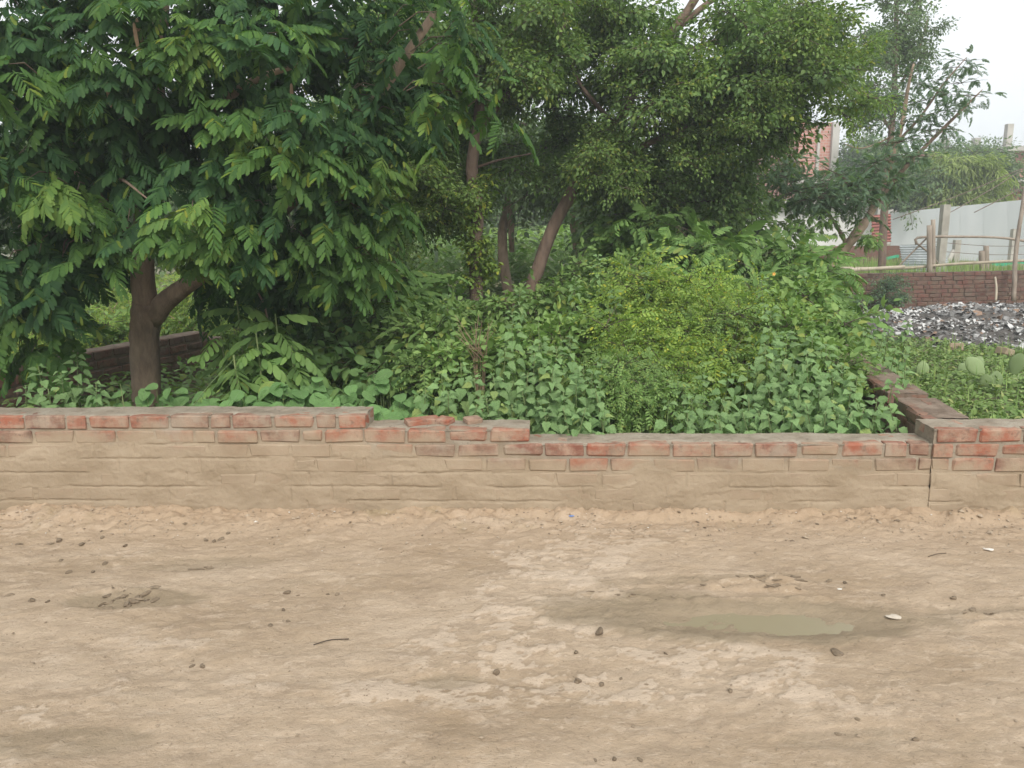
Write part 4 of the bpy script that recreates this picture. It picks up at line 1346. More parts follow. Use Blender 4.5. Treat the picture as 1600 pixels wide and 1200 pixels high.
# ------------------------------------------------------------------ shrubs inside the plot
def shrub(px, py, y, w, key, label, group, n=16, s=(.85, 1.25), key2=None, zmin=.12, name='shrub', cat='shrub'):
    """px, py: where its top shows; y its distance; w its half width in metres"""
    top = at(px, py, y)
    b = Vector((top.x, top.y, 0))
    t = empty(name, b)
    tag(t, label, cat, group)
    h = max(.3, (top.z + .06) * U(.92, 1.10))
    stem = MB()
    for k in range(6):
        stem.tube([Vector((U(-.04, .04), U(-.04, .04), -.05)), Vector((U(-w, w) * .4, U(-w, w) * .4, h * .5)), Vector((U(-w, w) * .7, U(-w, w) * .6, h * .9))], [.010, .008, .004], 5)
    stem.build('stem', M['stem'], t)
    pts = []
    for k in range(n):
        a, r = U(0, 6.28), math.sqrt(random.random())
        z = U(zmin, 1) ** 0.62 * (h - .06)
        rr = w * r * (1.05 - .35 * (z / h) ** 3)
        pts.append(b + Vector((rr * math.cos(a), rr * .75 * math.sin(a), z)))
    if key2:
        put_sprays(t, key, pts[::2], *s); put_sprays(t, key2, pts[1::2], *s)
    else: put_sprays(t, key, pts, *s)
    return t


OVAL = {(690, 490): 'oval leaved shrub standing directly behind the dry reddish weed', (760, 480): 'oval leaved shrub at the foot of the slender reddish trunk', (840, 470): 'oval leaved shrub at the foot of the leaning trunk', (910, 455): 'oval leaved shrub between the leaning trunk and the yellowish bushes',
        (700, 560): 'small oval leaved shrub before the dry reddish weed', (640, 530): 'oval leaved shrub next to the dark shrubs under the big tree', (930, 500): 'oval leaved shrub touching the yellowish bushes behind the slanting grass stalk', (860, 520): 'oval leaved shrub beside the tall thin grass stalk', (780, 530): 'oval leaved shrub right behind the tallest nettle like weed',
        (1240, 470): 'tall oval leaved shrub under the arching grass stem', (1270, 500): 'oval leaved shrub leaning towards the weathered side wall', (1220, 520): 'oval leaved shrub at the side wall end of the yellowish bushes', (960, 430): 'far oval leaved shrub under the airy crown of the leaning tree', (860, 480): 'far oval leaved shrub hiding the leaning trunk base', (1290, 530): 'small oval leaved shrub hugging the weathered side wall'}
for (px, py, y, w) in ((690, 490, 6.3, .42), (760, 480, 6.8, .45), (840, 470, 7.0, .45), (910, 455, 7.2, .42), (700, 560, 5.6, .36), (640, 530, 6.3, .36), (930, 500, 6.4, .36), (860, 520, 6.0, .36), (780, 530, 5.9, .36), (1240, 470, 6.7, .36), (1270, 500, 6.2, .32), (1220, 520, 5.9, .3), (960, 430, 8.2, .5), (860, 480, 8.3, .4), (1290, 530, 5.7, .25)):
    shrub(px, py, y, w, 'lantana', OVAL[px, py], 'oval leaved shrubs', 17, key2='fine' if U(0, 1) < .35 else None)
for (px, py, y, w) in ((985, 600, 4.95, .2), (1025, 610, 4.9, .2), (1005, 570, 5.2, .25), (960, 560, 5.4, .25)):
    shrub(px, py, y, w, 'fine', 'low feathery olive shrub in the gap between the nettle like weeds', 'low feathery shrubs', 12, (.6, .9))
YELLOW = {(1000, 450): 'tall yellowish feathery bush beside the oval leaved shrubs', (1070, 440): 'tallest yellowish feathery bush in the overgrown plot', (1140, 435): 'tall yellowish feathery bush below the orange blossom', (1040, 490): 'yellowish feathery bush behind the low olive shrubs', (1120, 490): 'yellowish feathery bush amid its taller neighbours', (1180, 480): 'yellowish feathery bush on the side wall flank of the clump',
          (990, 510): 'low yellowish feathery bush next to the slanting grass stalk', (1080, 545): 'lowest yellowish feathery bush, above the dry grass', (1160, 450): 'yellowish feathery bush partly hidden under the saplings', (1150, 540): 'small yellowish feathery bush behind the tallest overhanging weed'}
for (px, py, y, w) in ((1000, 450, 6.8, .40), (1070, 440, 6.6, .42), (1140, 435, 6.9, .42), (1040, 490, 6.1, .38), (1120, 490, 6.1, .40), (1180, 480, 6.2, .34), (990, 510, 5.9, .32), (1080, 545, 5.6, .34), (1160, 450, 7.4, .35), (1150, 540, 5.7, .30)):
    shrub(px, py, y, w, 'yellow', YELLOW[px, py], 'yellowish feathery bushes', 22, key2='fine' if U(0, 1) < .4 else None)
SHADE = {(520, 500): 'broad leaved shade shrub under the hanging streamers', (590, 490): 'broad leaved shade shrub before the feathery sapling', (560, 540): 'broad leaved shade shrub behind the round leaved weeds', (620, 555): 'low broad leaved shade shrub where the wall first steps down', (480, 545): 'broad leaved shade shrub next to the paired leaflet saplings', (650, 470): 'broad leaved shade shrub beside the oval leaved shrubs',
         (540, 450): 'far broad leaved shrub under the long limb of the forked tree', (620, 470): 'far broad leaved shrub before the maize', (700, 475): 'far broad leaved shrub beside the creeper covered trunk', (460, 470): 'far broad leaved shrub behind the paired leaflet saplings'}
for (px, py, y, w) in ((520, 500, 6.8, .42), (590, 490, 7.0, .45), (560, 540, 6.2, .40), (620, 555, 5.8, .34), (480, 545, 6.4, .36), (650, 470, 7.6, .45), (540, 450, 8.0, .5), (620, 470, 8.6, .5), (700, 475, 8.4, .45), (460, 470, 7.8, .5)):
    shrub(px, py, y, w, 'darkleaf', SHADE[px, py], 'dark shrubs under the big tree', 16)
SAP = {(1130, 385): 'feathery sapling rising behind the tallest yellowish bush', (1190, 378): 'tall feathery sapling before the whitewashed house', (1230, 393): 'feathery sapling above the orange blossom', (1080, 400): 'feathery sapling before the darkest dense tree', (1270, 420): 'feathery sapling beside the slim leaning tree trunk', (1020, 350): 'tallest feathery sapling, under the airy crown',
       (1200, 430): 'low feathery sapling just behind the yellowish bushes', (1030, 410): 'feathery sapling behind the top of the yellowish bushes', (980, 400): 'feathery sapling next to the far oval leaved shrub', (560, 400): 'feathery sapling under the hanging streamers of the forked tree', (600, 420): 'feathery sapling between the forked tree and the slender trunk'}
for (px, py, y, w) in ((1130, 385, 8.6, .45), (1190, 378, 9.0, .45), (1230, 393, 8.8, .45), (1080, 400, 8.8, .5), (1270, 420, 8.5, .35), (1020, 350, 9.4, .6), (1200, 430, 7.8, .45), (1030, 410, 8.4, .45), (980, 400, 8.9, .4), (560, 400, 7.2, .45), (600, 420, 7.8, .40)):
    shrub(px, py, y, w, 'leuc_small', SAP[px, py], 'feathery saplings', 15, (.8, 1.15), name='sapling', cat='sapling')


# ------------------------------------------------------------------ weeds pressed against the wall: every leaf its own piece
add_veins(M['weed']); add_veins(M['round'])
WEED_LEAF = mesh_set('leaf', HEART, M['weed'])
ROUND_LEAF = mesh_set('leaf', ROUND, M['round'])
SENNA_LEAF = mesh_set('leaf', SENNA_FRONDS, M['sapling'])


def weed(px, py, y, label, group, step=.043, leaf=.098, lean=None, nmax=40, bare=.25, shade=False):
    top = at(px, py - 18, y)
    b = Vector((top.x + U(-.05, .05), y + U(.0, .06), 0.0))
    t = empty('leafy_weed', b)
    tag(t, label, 'weed', group)
    lean = lean or Vector((U(-.05, .05), U(-.07, .0), 0))
    pts = smooth_path([Vector((0, 0, -.05)), Vector(((top.x - b.x) * .5, 0, top.z * .5)) + lean, top - b], 10)
    MB().tube(pts, np.linspace(.007, .003, 10), 5).build('stem', M['stem'], t)
    h = top.z
    z, k = h * bare, 0
    a0 = U(0, 6.28)
    while z < h and k < nmax:
        f = z / h
        i = min(int(f * 9), 8)
        p = pts[i].lerp(pts[i + 1], f * 9 - i)
        L = leaf * (1.05 - .62 * max(0, f - .55) / .45) * U(.8, 1.15)
        for sd in (0, 1):
            a = a0 + k * math.pi / 2 + sd * math.pi + U(-.4, .4)
            e = U(-.15, .35) + (0.5 if f > .88 else 0)
            d = Vector((math.cos(a), math.sin(a), e))
            pet = d.normalized() * L * U(.35, .65)
            dd = Vector((math.cos(a + U(-.3, .3)), math.sin(a + U(-.3, .3)), e - U(.35, 1.0)))
            if f > .88: dd = Vector((math.cos(a), math.sin(a), U(-.3, .5)))
            link('leaf', random.choice(WEED_LEAF), t, frame(dd, Vector((math.cos(a) * .6 + U(-.25, .25), math.sin(a) * .6 - .45 + U(-.25, .25), 1)), p + pet, L))
        z += step * U(.8, 1.2) * (1 if f < .8 else .6)
        k += 1
    return t


WL = 'nettle like weed with toothed heart shaped leaves behind the wall'
W1, W2 = WL + ' step', 'nettle like weed with heart shaped leaves hanging over the lowest wall stretch'
random.seed(21)
weeds = [(800, 505, 5.1), (790, 560, 4.95), (845, 545, 5.0), (890, 545, 5.0), (910, 590, 4.85), (865, 590, 4.75), (825, 600, 4.75), (930, 625, 4.7), (880, 630, 4.62), (840, 640, 4.6), (770, 605, 4.8), (740, 610, 4.85), (700, 630, 4.75), (665, 625, 4.8), (720, 585, 5.1), (905, 655, 4.58), (760, 640, 4.65), (800, 650, 4.62), (940, 580, 5.1), (860, 665, 4.55), (880, 655, 4.48), (915, 655, 4.48), (945, 662, 4.48), (850, 655, 4.52), (900, 610, 4.75), (870, 560, 5.0), (835, 570, 4.9), (925, 600, 4.85), (815, 625, 4.7), (690, 605, 4.95), (745, 650, 4.62), (780, 655, 4.6)]
for (px, py, y) in weeds:
    weed(px, py, y, 'nettle like weed with heart shaped leaves beside the wall step', 'weeds beside the wall step')
weeds2 = [(1205, 500, 5.3), (1230, 540, 5.1), (1195, 560, 5.0), (1260, 570, 5.0), (1290, 560, 5.1), (1315, 590, 4.9), (1240, 600, 4.85), (1200, 615, 4.75), (1280, 620, 4.75), (1330, 625, 4.7), (1140, 605, 4.85), (1100, 600, 4.9), (1060, 615, 4.85), (1080, 635, 4.7), (1130, 640, 4.65), (1170, 640, 4.65), (1220, 645, 4.6), (1260, 650, 4.58), (1300, 645, 4.58), (1340, 650, 4.55), (1370, 640, 4.6), (1395, 615, 4.72), (1310, 665, 4.5), (1365, 662, 4.5), (1045, 645, 4.65), (1185, 660, 4.52), (1110, 660, 4.52), (1270, 540, 5.4), (1170, 590, 5.0), (1120, 664, 4.47), (1200, 664, 4.46), (1240, 664, 4.46), (1330, 664, 4.44), (1350, 655, 4.46), (1290, 662, 4.45), (1160, 662, 4.47), (1390, 655, 4.46), (1075, 664, 4.49), (1225, 580, 4.95), (1300, 600, 4.85), (1250, 625, 4.7), (1340, 605, 4.8)]
for (px, py, y) in weeds2:
    weed(px, py, y, W2, 'weeds behind the lowest wall stretch', leaf=.100)
for (px, py, y) in ((60, 590, 5.1), (95, 600, 4.9), (120, 575, 5.3), (40, 620, 4.8), (150, 615, 4.8), (75, 625, 4.7)):
    weed(px, py, y, 'dark leafy weed in front of the shaded brick wall', 'weeds before the shaded wall', leaf=.095)
for (px, py, y, lab) in ((900, 450, 6.6, 'tall leafy weed rising beside the leaning trunk'), (935, 415, 7.0, 'tallest leafy weed, pale against the dark trees'), (1010, 445, 6.5, 'tall leafy weed poking out of the yellowish bushes'), (1190, 455, 6.2, 'tall leafy weed where yellowish bushes meet the oval shrubs'), (700, 480, 6.1, 'tall leafy weed near the dry reddish weed'), (812, 470, 6.4, 'tall leafy weed between the slender and leaning trunks'), (1255, 440, 6.7, 'tall leafy weed below the slim feathery tree'), (960, 470, 6.2, 'tall leafy weed between oval shrubs and yellowish bushes')):
    weed(px, py, y, lab, 'tall weeds above the shrubs', leaf=.085, bare=.45)
# plants on the rubbish-plot side and on top of the side wall
for (px, py, y) in ((1400, 560, 5.9), (1415, 590, 5.3), (1380, 545, 6.4), (1350, 525, 7.2), (1390, 530, 7.0), (1370, 500, 8.0), (1420, 520, 7.8), (1345, 470, 8.8), (1330, 500, 8.0)):
    weed(px, py, y, 'pale leafy weed growing beside the weathered side wall', 'weeds beside the side wall', leaf=.085)


def round_weed(px, py, y, rpx, n, label, group, leaf=.10):
    """spreading weed: round leaves held up on thin stalks"""
    c = at(px, py, y)
    b = Vector((c.x, c.y, 0))
    t = empty('round_leaved_weed', b)
    tag(t, label, 'weed', group)
    st = MB()
    R = rpx / FOCAL * y
    for k in range(n):
        a, r = U(0, 6.28), math.sqrt(random.random())
        x, yy = R * r * math.cos(a), R * .8 * r * math.sin(a)
        z = c.z * (1.02 - .25 * r * r) * U(.80, 1.0)
        p = Vector((x, yy, z))
        d = Vector((U(-1, 1), U(-1.3, .5), U(-.75, .1)))
        up = Vector((U(-.3, .3), -.35 + U(-.3, .3), 1))
        L = leaf * U(.6, 1.2)
        link('leaf', random.choice(ROUND_LEAF), t, frame(d, up, p, L))
        st.tube([Vector((x * .3, yy * .3, 0)), Vector((x * .75, yy * .75, z * .6)), p], [.004, .003, .002], 4, cap=False)
    st.build('stem', M['stem'], t)


random.seed(5)
RL = 'spreading weed with round bright green leaves behind the tallest wall stretch'
for (px, py, y, r, n) in ((170, 612, 4.95, 45, 18), (250, 600, 5.0, 45, 20), (320, 610, 4.9, 40, 20), (370, 612, 4.85, 45, 26), (430, 600, 4.95, 50, 30), (490, 590, 5.0, 50, 30), (540, 600, 4.9, 45, 28), (450, 628, 4.7, 55, 28), (520, 628, 4.7, 50, 26), (380, 632, 4.7, 45, 22), (580, 632, 4.72, 40, 22), (300, 632, 4.75, 40, 16), (210, 632, 4.75, 40, 12), (610, 612, 4.9, 40, 20), (650, 600, 5.1, 40, 18), (600, 575, 5.3, 50, 22), (640, 645, 4.68, 40, 16)):
    round_weed(px, py, y, r, n, RL, 'round leaved weeds behind the tall wall stretch')


def senna(px, py, y, nf, label, group):
    top = at(px, py, y)
    b = Vector((top.x, top.y, 0))
    t = empty('sapling', b)
    tag(t, label, 'sapling', group)
    h = top.z
    MB().tube([Vector((0, 0, -.05)), Vector((.02, 0, h * .5)), Vector((0, 0, h))], [.012, .009, .005], 6).build('stem', M['stem'], t)
    for k in range(nf):
        f = .30 + .70 * k / nf
        a = k * 2.399
        d = Vector((math.cos(a), math.sin(a), U(-.1, .45)))
        link('leaf', random.choice(SENNA_LEAF), t, frame(d, Vector((math.cos(a) * .4, math.sin(a) * .4 - .2, 1)), Vector((0, 0, h * f)), U(.85, 1.15)))


SL = 'upright sapling with paired broad leaflets in the shade of the big tree'
for (px, py, y, nf) in ((370, 470, 5.9, 22), (430, 490, 5.6, 22), (400, 520, 5.4, 18), (345, 520, 5.6, 16), (455, 540, 5.5, 14), (365, 555, 5.2, 12)):
    senna(px, py, y, nf, SL, 'broad leaflet saplings')

# ------------------------------------------------------------------ low growth: one mass
def build_cover():
    random.seed(31)
    mb = MB()
    mats = [[] for _ in OVATE]
    n = 0
    while n < 44000:                      # rubbish plot
        x, y = U(2.6, 9.5), U(4.45, 13.0)
        if x < 2.55 + 0.19 * (y - 4.1) + .28: continue
        if random.random() > 1.15 - (y - 4.4) / 10: continue
        g = .5 + .17 * (math.sin(x * 2.9 + 1.3 * math.sin(y * 1.7)) + math.sin(y * 3.7 + 1.1 * math.sin(x * 2.3)))
        if heap_h(x, y) > .02: continue
        h = .05 + .22 * max(0, g - .3)
        w = random.randrange(3)
        mats[w].append(frame((random.gauss(0, 1), random.gauss(0, 1), U(-.3, .9)), (U(-.4, .4), U(-.4, .4), 1), (x, y, U(0.0, h)), U(.035, .075)))
        n += 1
    for T, mm in zip(OVATE, mats): bake(T, mm, mb)
    tag(mb.build('weeds', M['cover'], None), 'low pale green weeds covering the rubbish plot', kind='stuff')
    mb = MB()
    mats = [[] for _ in OVATE]
    for _ in range(15000):                # overgrown plot floor
        x, y = U(-4.2, 3.0), U(4.5, 10.5)
        w = random.randrange(3)
        mats[w].append(frame((random.gauss(0, 1), random.gauss(0, 1), U(-.3, .9)), (U(-.4, .4), U(-.4, .4), 1), (x, y, U(0.02, .32)), U(.05, .10)))
    for T, mm in zip(OVATE, mats): bake(T, mm, mb)
    tag(mb.build('undergrowth', M['lantana'], None), 'tangled low undergrowth between the shrubs', kind='stuff')
    mb = MB()
    for _ in range(9000):                 # grass on the raised ground
        x, y = U(4.5, 13), U(16.2, 27)
        a = U(0, 6.28)
        bake(GRASS, [frame((math.cos(a) * .4, math.sin(a) * .4, 1), (math.cos(a), math.sin(a), .3), (x, y, .48), U(.15, .38))], mb)
    for _ in range(450):                 # grass in the rubbish plot
        x, y = U(2.9, 7.0), U(4.6, 10)
        if x < 2.6 + 0.19 * (y - 4.1) + .25 or heap_h(x, y) > .02: continue
        a = U(0, 6.28)
        bake(GRASS, [frame((math.cos(a) * .6, math.sin(a) * .6, 1), (math.cos(a), math.sin(a), .3), (x, y, 0), U(.15, .32))], mb)
    tag(mb.build('grass', M['cover'], None), 'rough grass beyond the far brick wall', kind='stuff')
    mb = MB()
    for _ in range(90):                  # dry grass behind the low wall
        c = at(1000 + random.gauss(0, 34), 640, 4.8 + U(-.15, .4))
        a = U(0, 6.28)
        bake(GRASS, [frame((math.cos(a) * .9, math.sin(a) * .9, 1), (math.cos(a), math.sin(a), .3), (c.x, c.y, .05), U(.25, .45))], mb)
    tag(mb.build('grass', M['dryleaf'], None), 'olive dry grass growing behind the low wall', kind='stuff')


M['dryleaf'] = leaf_mat('leaf_dry_grass', (0.11, 0.13, 0.04), (0.22, 0.22, 0.08), (0.32, 0.26, 0.12), 0.1, .3)
GRASS = blade([0, .35, .7, 1.0], np.array([.022, .02, .012, 0.0]), .3, .45)
HEAP_C = gz(1610, 515, 0)


def heap_h(x, y):
    c = HEAP_C
    dx, dy = (x - c.x) / 3.4, (y - c.y) / 2.5
    r = math.sqrt(dx * dx + dy * dy)
    return max(0.0, .30 * (1 - r * r)) if r < 1 else 0.0


build_cover()


# ------------------------------------------------------------------ burnt rubbish heap
def build_heap():
    random.seed(41)
    c = HEAP_C
    root = empty('rubbish_heap', (c.x, c.y, 0))
    tag(root, 'heap of burnt rubbish, black ash strewn with pale scraps, before the far wall', 'rubbish heap')
    n = 90
    X, Y = np.meshgrid(np.linspace(-3.6, 3.6, n), np.linspace(-2.7, 2.7, n))
    r = np.sqrt((X / 3.4) ** 2 + (Y / 2.5) ** 2)
    Z = np.clip(.34 * (1 - r * r), -.12, 1) + (fbm(X * 2.5, Y * 2.5, 3, 4) - .5) * .16 + (fbm(X * 9, Y * 9, 8, 3) - .5) * .09 - .01
    V = np.stack([X, Y, Z], -1).reshape(-1, 3)
    i = (np.arange(n - 1)[:, None] * n + np.arange(n - 1)[None]).ravel()
    link('ash_mound', make_mesh('ash_mound', V, [np.stack([i, i + 1, i + n + 1, i + n], -1)], M['ash']), root)
    for key, cnt in (('scrap', 5200), ('scrap_grey', 4200), ('scrap_brown', 900)):
        mb = MB()
        for _ in range(cnt):
            a, q = U(0, 6.28), math.sqrt(random.random()) * 1.03
            x, y = 3.4 * q * math.cos(a), 2.5 * q * math.sin(a)
            if key == 'scrap' and math.sin(x * 2.6 + 1.7 * math.sin(y * 1.9)) * math.cos(y * 4.1 + math.sin(x * 1.3)) < -.15: continue
            j = int(np.clip((x + 3.6) / 7.2 * (n - 1), 0, n - 1)); k = int(np.clip((y + 2.7) / 5.4 * (n - 1), 0, n - 1))
            z = Z[k, j] + U(0, .035)
            s = U(.012, .055) * (1.5 if random.random() < .12 else 1)
            m = 5
            ang = np.linspace(0, 6.28, m, endpoint=False) + U(0, 6)
            rr = np.array([U(.5, 1.2) for _ in range(m)]) * s
            Vp = np.stack([np.cos(ang) * rr, np.sin(ang) * rr, rng.normal(0, s * .35, m)], -1)
            Vp = np.concatenate([[[0, 0, s * U(.1, .5)]], Vp]) @ np.array(Matrix.Rotation(U(-.6, .6), 3, 'X') @ Matrix.Rotation(U(-.6, .6), 3, 'Y')).T
            mb.add(Vp + np.array([x, y, z]), None, [[0, 1 + p, 1 + (p + 1) % m] for p in range(m)])
        tag(mb.build({'scrap': 'scraps', 'scrap_grey': 'ashes', 'scrap_brown': 'charred_scraps'}[key], M[key], root, smooth=False), kind='stuff')


build_heap()
for (px, py, y_, lab) in ((1494, 545, 0, 'small red brick lump lying in the weeds by the heap'), (1570, 552, 0, 'larger red brick lump lying below the heap')):
    g = gz(px, py, .06)
    o = link('brick_lump', random.choice(HALF), None, Matrix.Translation((g.x, g.y, .08)) @ Matrix.Rotation(U(0, 3), 4, 'Z') @ Matrix.Rotation(.3, 4, 'X') @ Matrix.Diagonal((1.5, 1.3, 1.3, 1)))
    tag(o, lab, 'brick')


# ------------------------------------------------------------------ prickly pears
def pad_mesh():
    n, m = 14, 6
    V, q = [], []
    for i in range(m + 1):
        v = i / m
        w = .5 * math.sin(math.pi * min(1, .08 + .92 * v)) ** .6 * (0.75 + .35 * v)
        if i == m: w = .08
        for k in range(n):
            a = 2 * math.pi * k / n
            V.append((.74 * w * math.cos(a), v, .08 * w * 2 * math.sin(a)))
    for i in range(m):
        for k in range(n):
            l = (k + 1) % n
            q.append([i * n + k, i * n + l, (i + 1) * n + l, (i + 1) * n + k])
    return make_mesh('pad', V, [np.array(q), np.array([list(range(m * n, m * n + n))])] if False else [np.array(q)], M['cactus'])


PAD = pad_mesh()
for (px, py, pads, lab) in ((1570, 606, 7, 'cluster of flat green prickly pear pads among the weeds'), (1442, 592, 1, 'single round prickly pear pad beside the side wall'), (1514, 588, 3, 'small prickly pear with upright pads in the weeds'), (1545, 612, 2, 'low pale prickly pear pads below the larger cluster')):
    g = gz(px, py, .0)
    g = gz(px, py, .02)
    t = empty('prickly_pear', (g.x, g.y, 0))
    tag(t, lab, 'cactus', 'prickly pears in the rubbish plot')
    for k in range(pads):
        a = (k - (pads - 1) / 2) * .42 + U(-.15, .15)
        d = Vector((math.sin(a), U(-.3, .3), math.cos(a)))
        p = Vector((.05 * (k - (pads - 1) / 2), U(-.06, .06), .02))
        if pads > 4 and k % 2: p = p + d * .16
        link('pad', PAD, t, frame(d, (U(-.6, .6), -1, .1), p, U(.17, .25)))


# ------------------------------------------------------------------ wall-top plant, grass stalks, flowers
t = empty('wall_shrub', at(1393, 480, 15.1))
tag(t, 'dark small leaved shrub growing against the far brick wall', 'shrub')
put_sprays(t, 'wallplant', blob_points([(1393, 460, 24, 26, 15.0, .2, 15), (1330, 465, 30, 18, 14.6, .4, 8)]), .6, 1.0)
for (pts, lab) in ((((285, 660, 4.75), (320, 610, 4.85), (368, 558, 5.0)), 'long grass blade leaning beside the big tree trunk'),
                   (((196, 650, 4.8), (192, 625, 4.8), (188, 600, 4.85)), 'thin grass stalk rising at the foot of the trunk'),
                   (((842, 640, 5.0), (843, 560, 5.2), (841, 490, 5.4)), 'tall thin grass stalk among the nettle like weeds'),
                   (((934, 600, 5.0), (950, 570, 5.1), (966, 545, 5.2)), 'slanting grass stalk beside the yellowish bush'),
                   (((1225, 470, 6.6), (1270, 445, 6.8), (1320, 425, 7.0)), 'arching green grass stem reaching past the slim tree')):
    P = smooth_path([at(*p) for p in pts], 12)
    b = P[0].copy()
    t = MB().tube([p - b for p in P], np.linspace(.0045, .0018, 12), 4).build('grass_stalk', M['stem'], None)
    t.location = b
    tag(t, lab, 'grass')
# dead reddish weed
d0 = at(748, 600, 5.45)
t = empty('dead_weed', (d0.x, d0.y, 0))
tag(t, 'dry reddish dead weed among the green shrubs', 'weed')
st = MB()
for k in range(16):
    p1 = at(748 + U(-10, 12), 560, 5.45); p2 = at(738 + U(-28, 34), 500 + U(-10, 30), 5.35 + U(-.1, .1))
    b0 = Vector((d0.x, d0.y, 0))
    st.tube([Vector((0, 0, .0)), p1 - b0, p2 - b0], [.006, .004, .0015], 4, cap=False)
st.build('stem', M['dry'], t)

# ------------------------------------------------------------------ fence and buildings beyond the far wall
def pole(name, a, b_, r, mat, label, cat, group=None, mid=None, sides=7, rough=.05):
    pts = [a] + (mid or []) + [b_]
    P = smooth_path(pts, 14) if len(pts) > 2 else [a.lerp(b_, k / 5) for k in range(6)]
    o0 = P[0].copy()
    o = MB().tube([p - o0 for p in P], np.linspace(r, r * .85, len(P)), sides, rough).build(name, mat, None)
    o.location = o0
    tag(o, label, cat, group)
    return o


def slab_post(name, px, py0, py1, y, w, label, group=None, mat='concrete'):
    a, b_ = at(px, py1, y), at(px, py0, y)
    o = MB().box((0, 0, (b_.z - a.z) / 2), (w, w, b_.z - a.z), None, .004).build(name, M[mat], None, smooth=False)
    o.location = (a.x, a.y, a.z)
    tag(o, label, 'post', group)


pole('bamboo_rail', at(1290, 419, 17.0), at(1650, 405, 17.0), .035, M['bamboo'], 'long bamboo rail of the rough fence', 'rail', mid=[at(1410, 419, 17), at(1500, 412, 17)])
pole('bamboo_rail', at(1296, 424, 16.8), at(1413, 417, 16.8), .045, M['bamboo'], 'thick short bamboo pole lying along the fence foot', 'rail')
pole('branch_rail', at(1432, 382, 17.2), at(1640, 384, 17.2), .030, M['wood'], 'crooked branch forming the upper rail of the rough fence', 'rail', mid=[at(1436, 371, 17.2), at(1500, 370, 17.2), at(1570, 372, 17.2)])
pole('fence_post', at(1453, 434, 16.9), at(1452, 352, 16.9), .06, M['wood'], 'weathered wooden fence post beside its leafy twin', 'post', 'wooden posts of the rough fence')
pole('fence_post', at(1458, 434, 17.1), at(1458, 343, 17.1), .055, M['wood'], 'weathered wooden fence post topped with green leaves', 'post', 'wooden posts of the rough fence')
pole('fence_post', at(1584, 470, 15.3), at(1603, 290, 16.0), .045, M['wood'], 'tall crooked pole leaning over the far brick wall', 'post', 'wooden posts of the rough fence', mid=[at(1588, 390, 15.6)])
pole('fence_post', at(1535, 432, 19), at(1534, 392, 19), .075, M['wood'], 'short stubby wooden stake in the grass', 'post', 'wooden posts of the rough fence')
pole('fence_post', at(1541, 432, 19), at(1541, 384, 19), .07, M['wood'], 'short wooden stake wrapped in leaves', 'post', 'wooden posts of the rough fence')
slab_post('concrete_post', 1467, 320, 433, 19.0, .16, 'tall pale concrete post rising above the white sheet fence')
slab_post('concrete_post', 1491, 375, 424, 23, .16, 'short concrete post with a slanting brace')
slab_post('concrete_post', 1579, 358, 415, 22, .14, 'grey concrete post before the white sheet fence')
pole('brace', at(1472, 430, 22.5), at(1490, 392, 23), .08, M['concrete'], 'slanting concrete brace leaning on the short post', 'brace')
pole('stick', at(1556, 470, 15.2), at(1555, 433, 15.4), .022, M['bamboo'], 'thin pale stick leaning on the far brick wall', 'stick', mid=[at(1557, 450, 15.3)])
pole('stick', at(1400, 420, 17.3), at(1460, 360, 17.3), .022, M['wood'], 'thin grey stick slanting across the zinc sheet', 'stick')
pole('stick', at(1430, 378, 17.2), at(1466, 412, 17.2), .02, M['wood'], 'bent twig hanging from the branch rail', 'stick', mid=[at(1455, 398, 17.2)])
for k, (pa, pb, y, sag, lab) in enumerate((((1395, 343), (1600, 262), 24, 3, 'power cable rising above the white sheet fence'), ((1470, 340), (1640, 238), 24, 3, 'second cable slanting up past the pink house'), ((1522, 332), (1640, 268), 22, 2, 'short dark cable slanting over the white fence'), ((1460, 378), (1640, 383), 21, 4, 'upper strand of fence wire'), ((1460, 392), (1640, 396), 21, 4, 'lower strand of fence wire'))):
    a, b_ = at(*pa, y), at(*pb, y)
    m_ = at((pa[0] + pb[0]) / 2, (pa[1] + pb[1]) / 2 + sag, y)
    pole('cable' if k < 3 else 'fence_wire', a, b_, .014 if k < 3 else .009, M['wire'], lab, 'cable' if k < 3 else 'wire', mid=[m_], sides=5, rough=0)


def corrugated(name, p00, p10, p01, p11, waves, amp, mat, label, horiz=True, cat='sheet'):
    """sheet between four corners (bottom-left, bottom-right, top-left, top-right), ribs across it"""
    nu, nv = (4, waves * 6) if horiz else (waves * 6, 4)
    n = (p10 - p00).cross(p01 - p00).normalized()
    V = []
    o0 = p00.copy()
    for side in (0, 1):
        for j in range(nv + 1):
            for i in range(nu + 1):
                u, v = i / nu, j / nv
                p = p00.lerp(p10, u).lerp(p01.lerp(p11, u), v)
                ph = (v if horiz else u) * waves * 2 * math.pi
                V.append(tuple(p + n * (amp * math.sin(ph) + side * .004) - o0))
    q = []
    W_ = nu + 1
    off = W_ * (nv + 1)
    for j in range(nv):
        for i in range(nu):
            a = j * W_ + i
            q.append([a, a + 1, a + W_ + 1, a + W_]); q.append([off + a, off + a + W_, off + a + W_ + 1, off + a + 1])
    o = MB().add(V, q).build(name, M[mat], None)
    o.location = o0
    tag(o, label, cat)
    return o


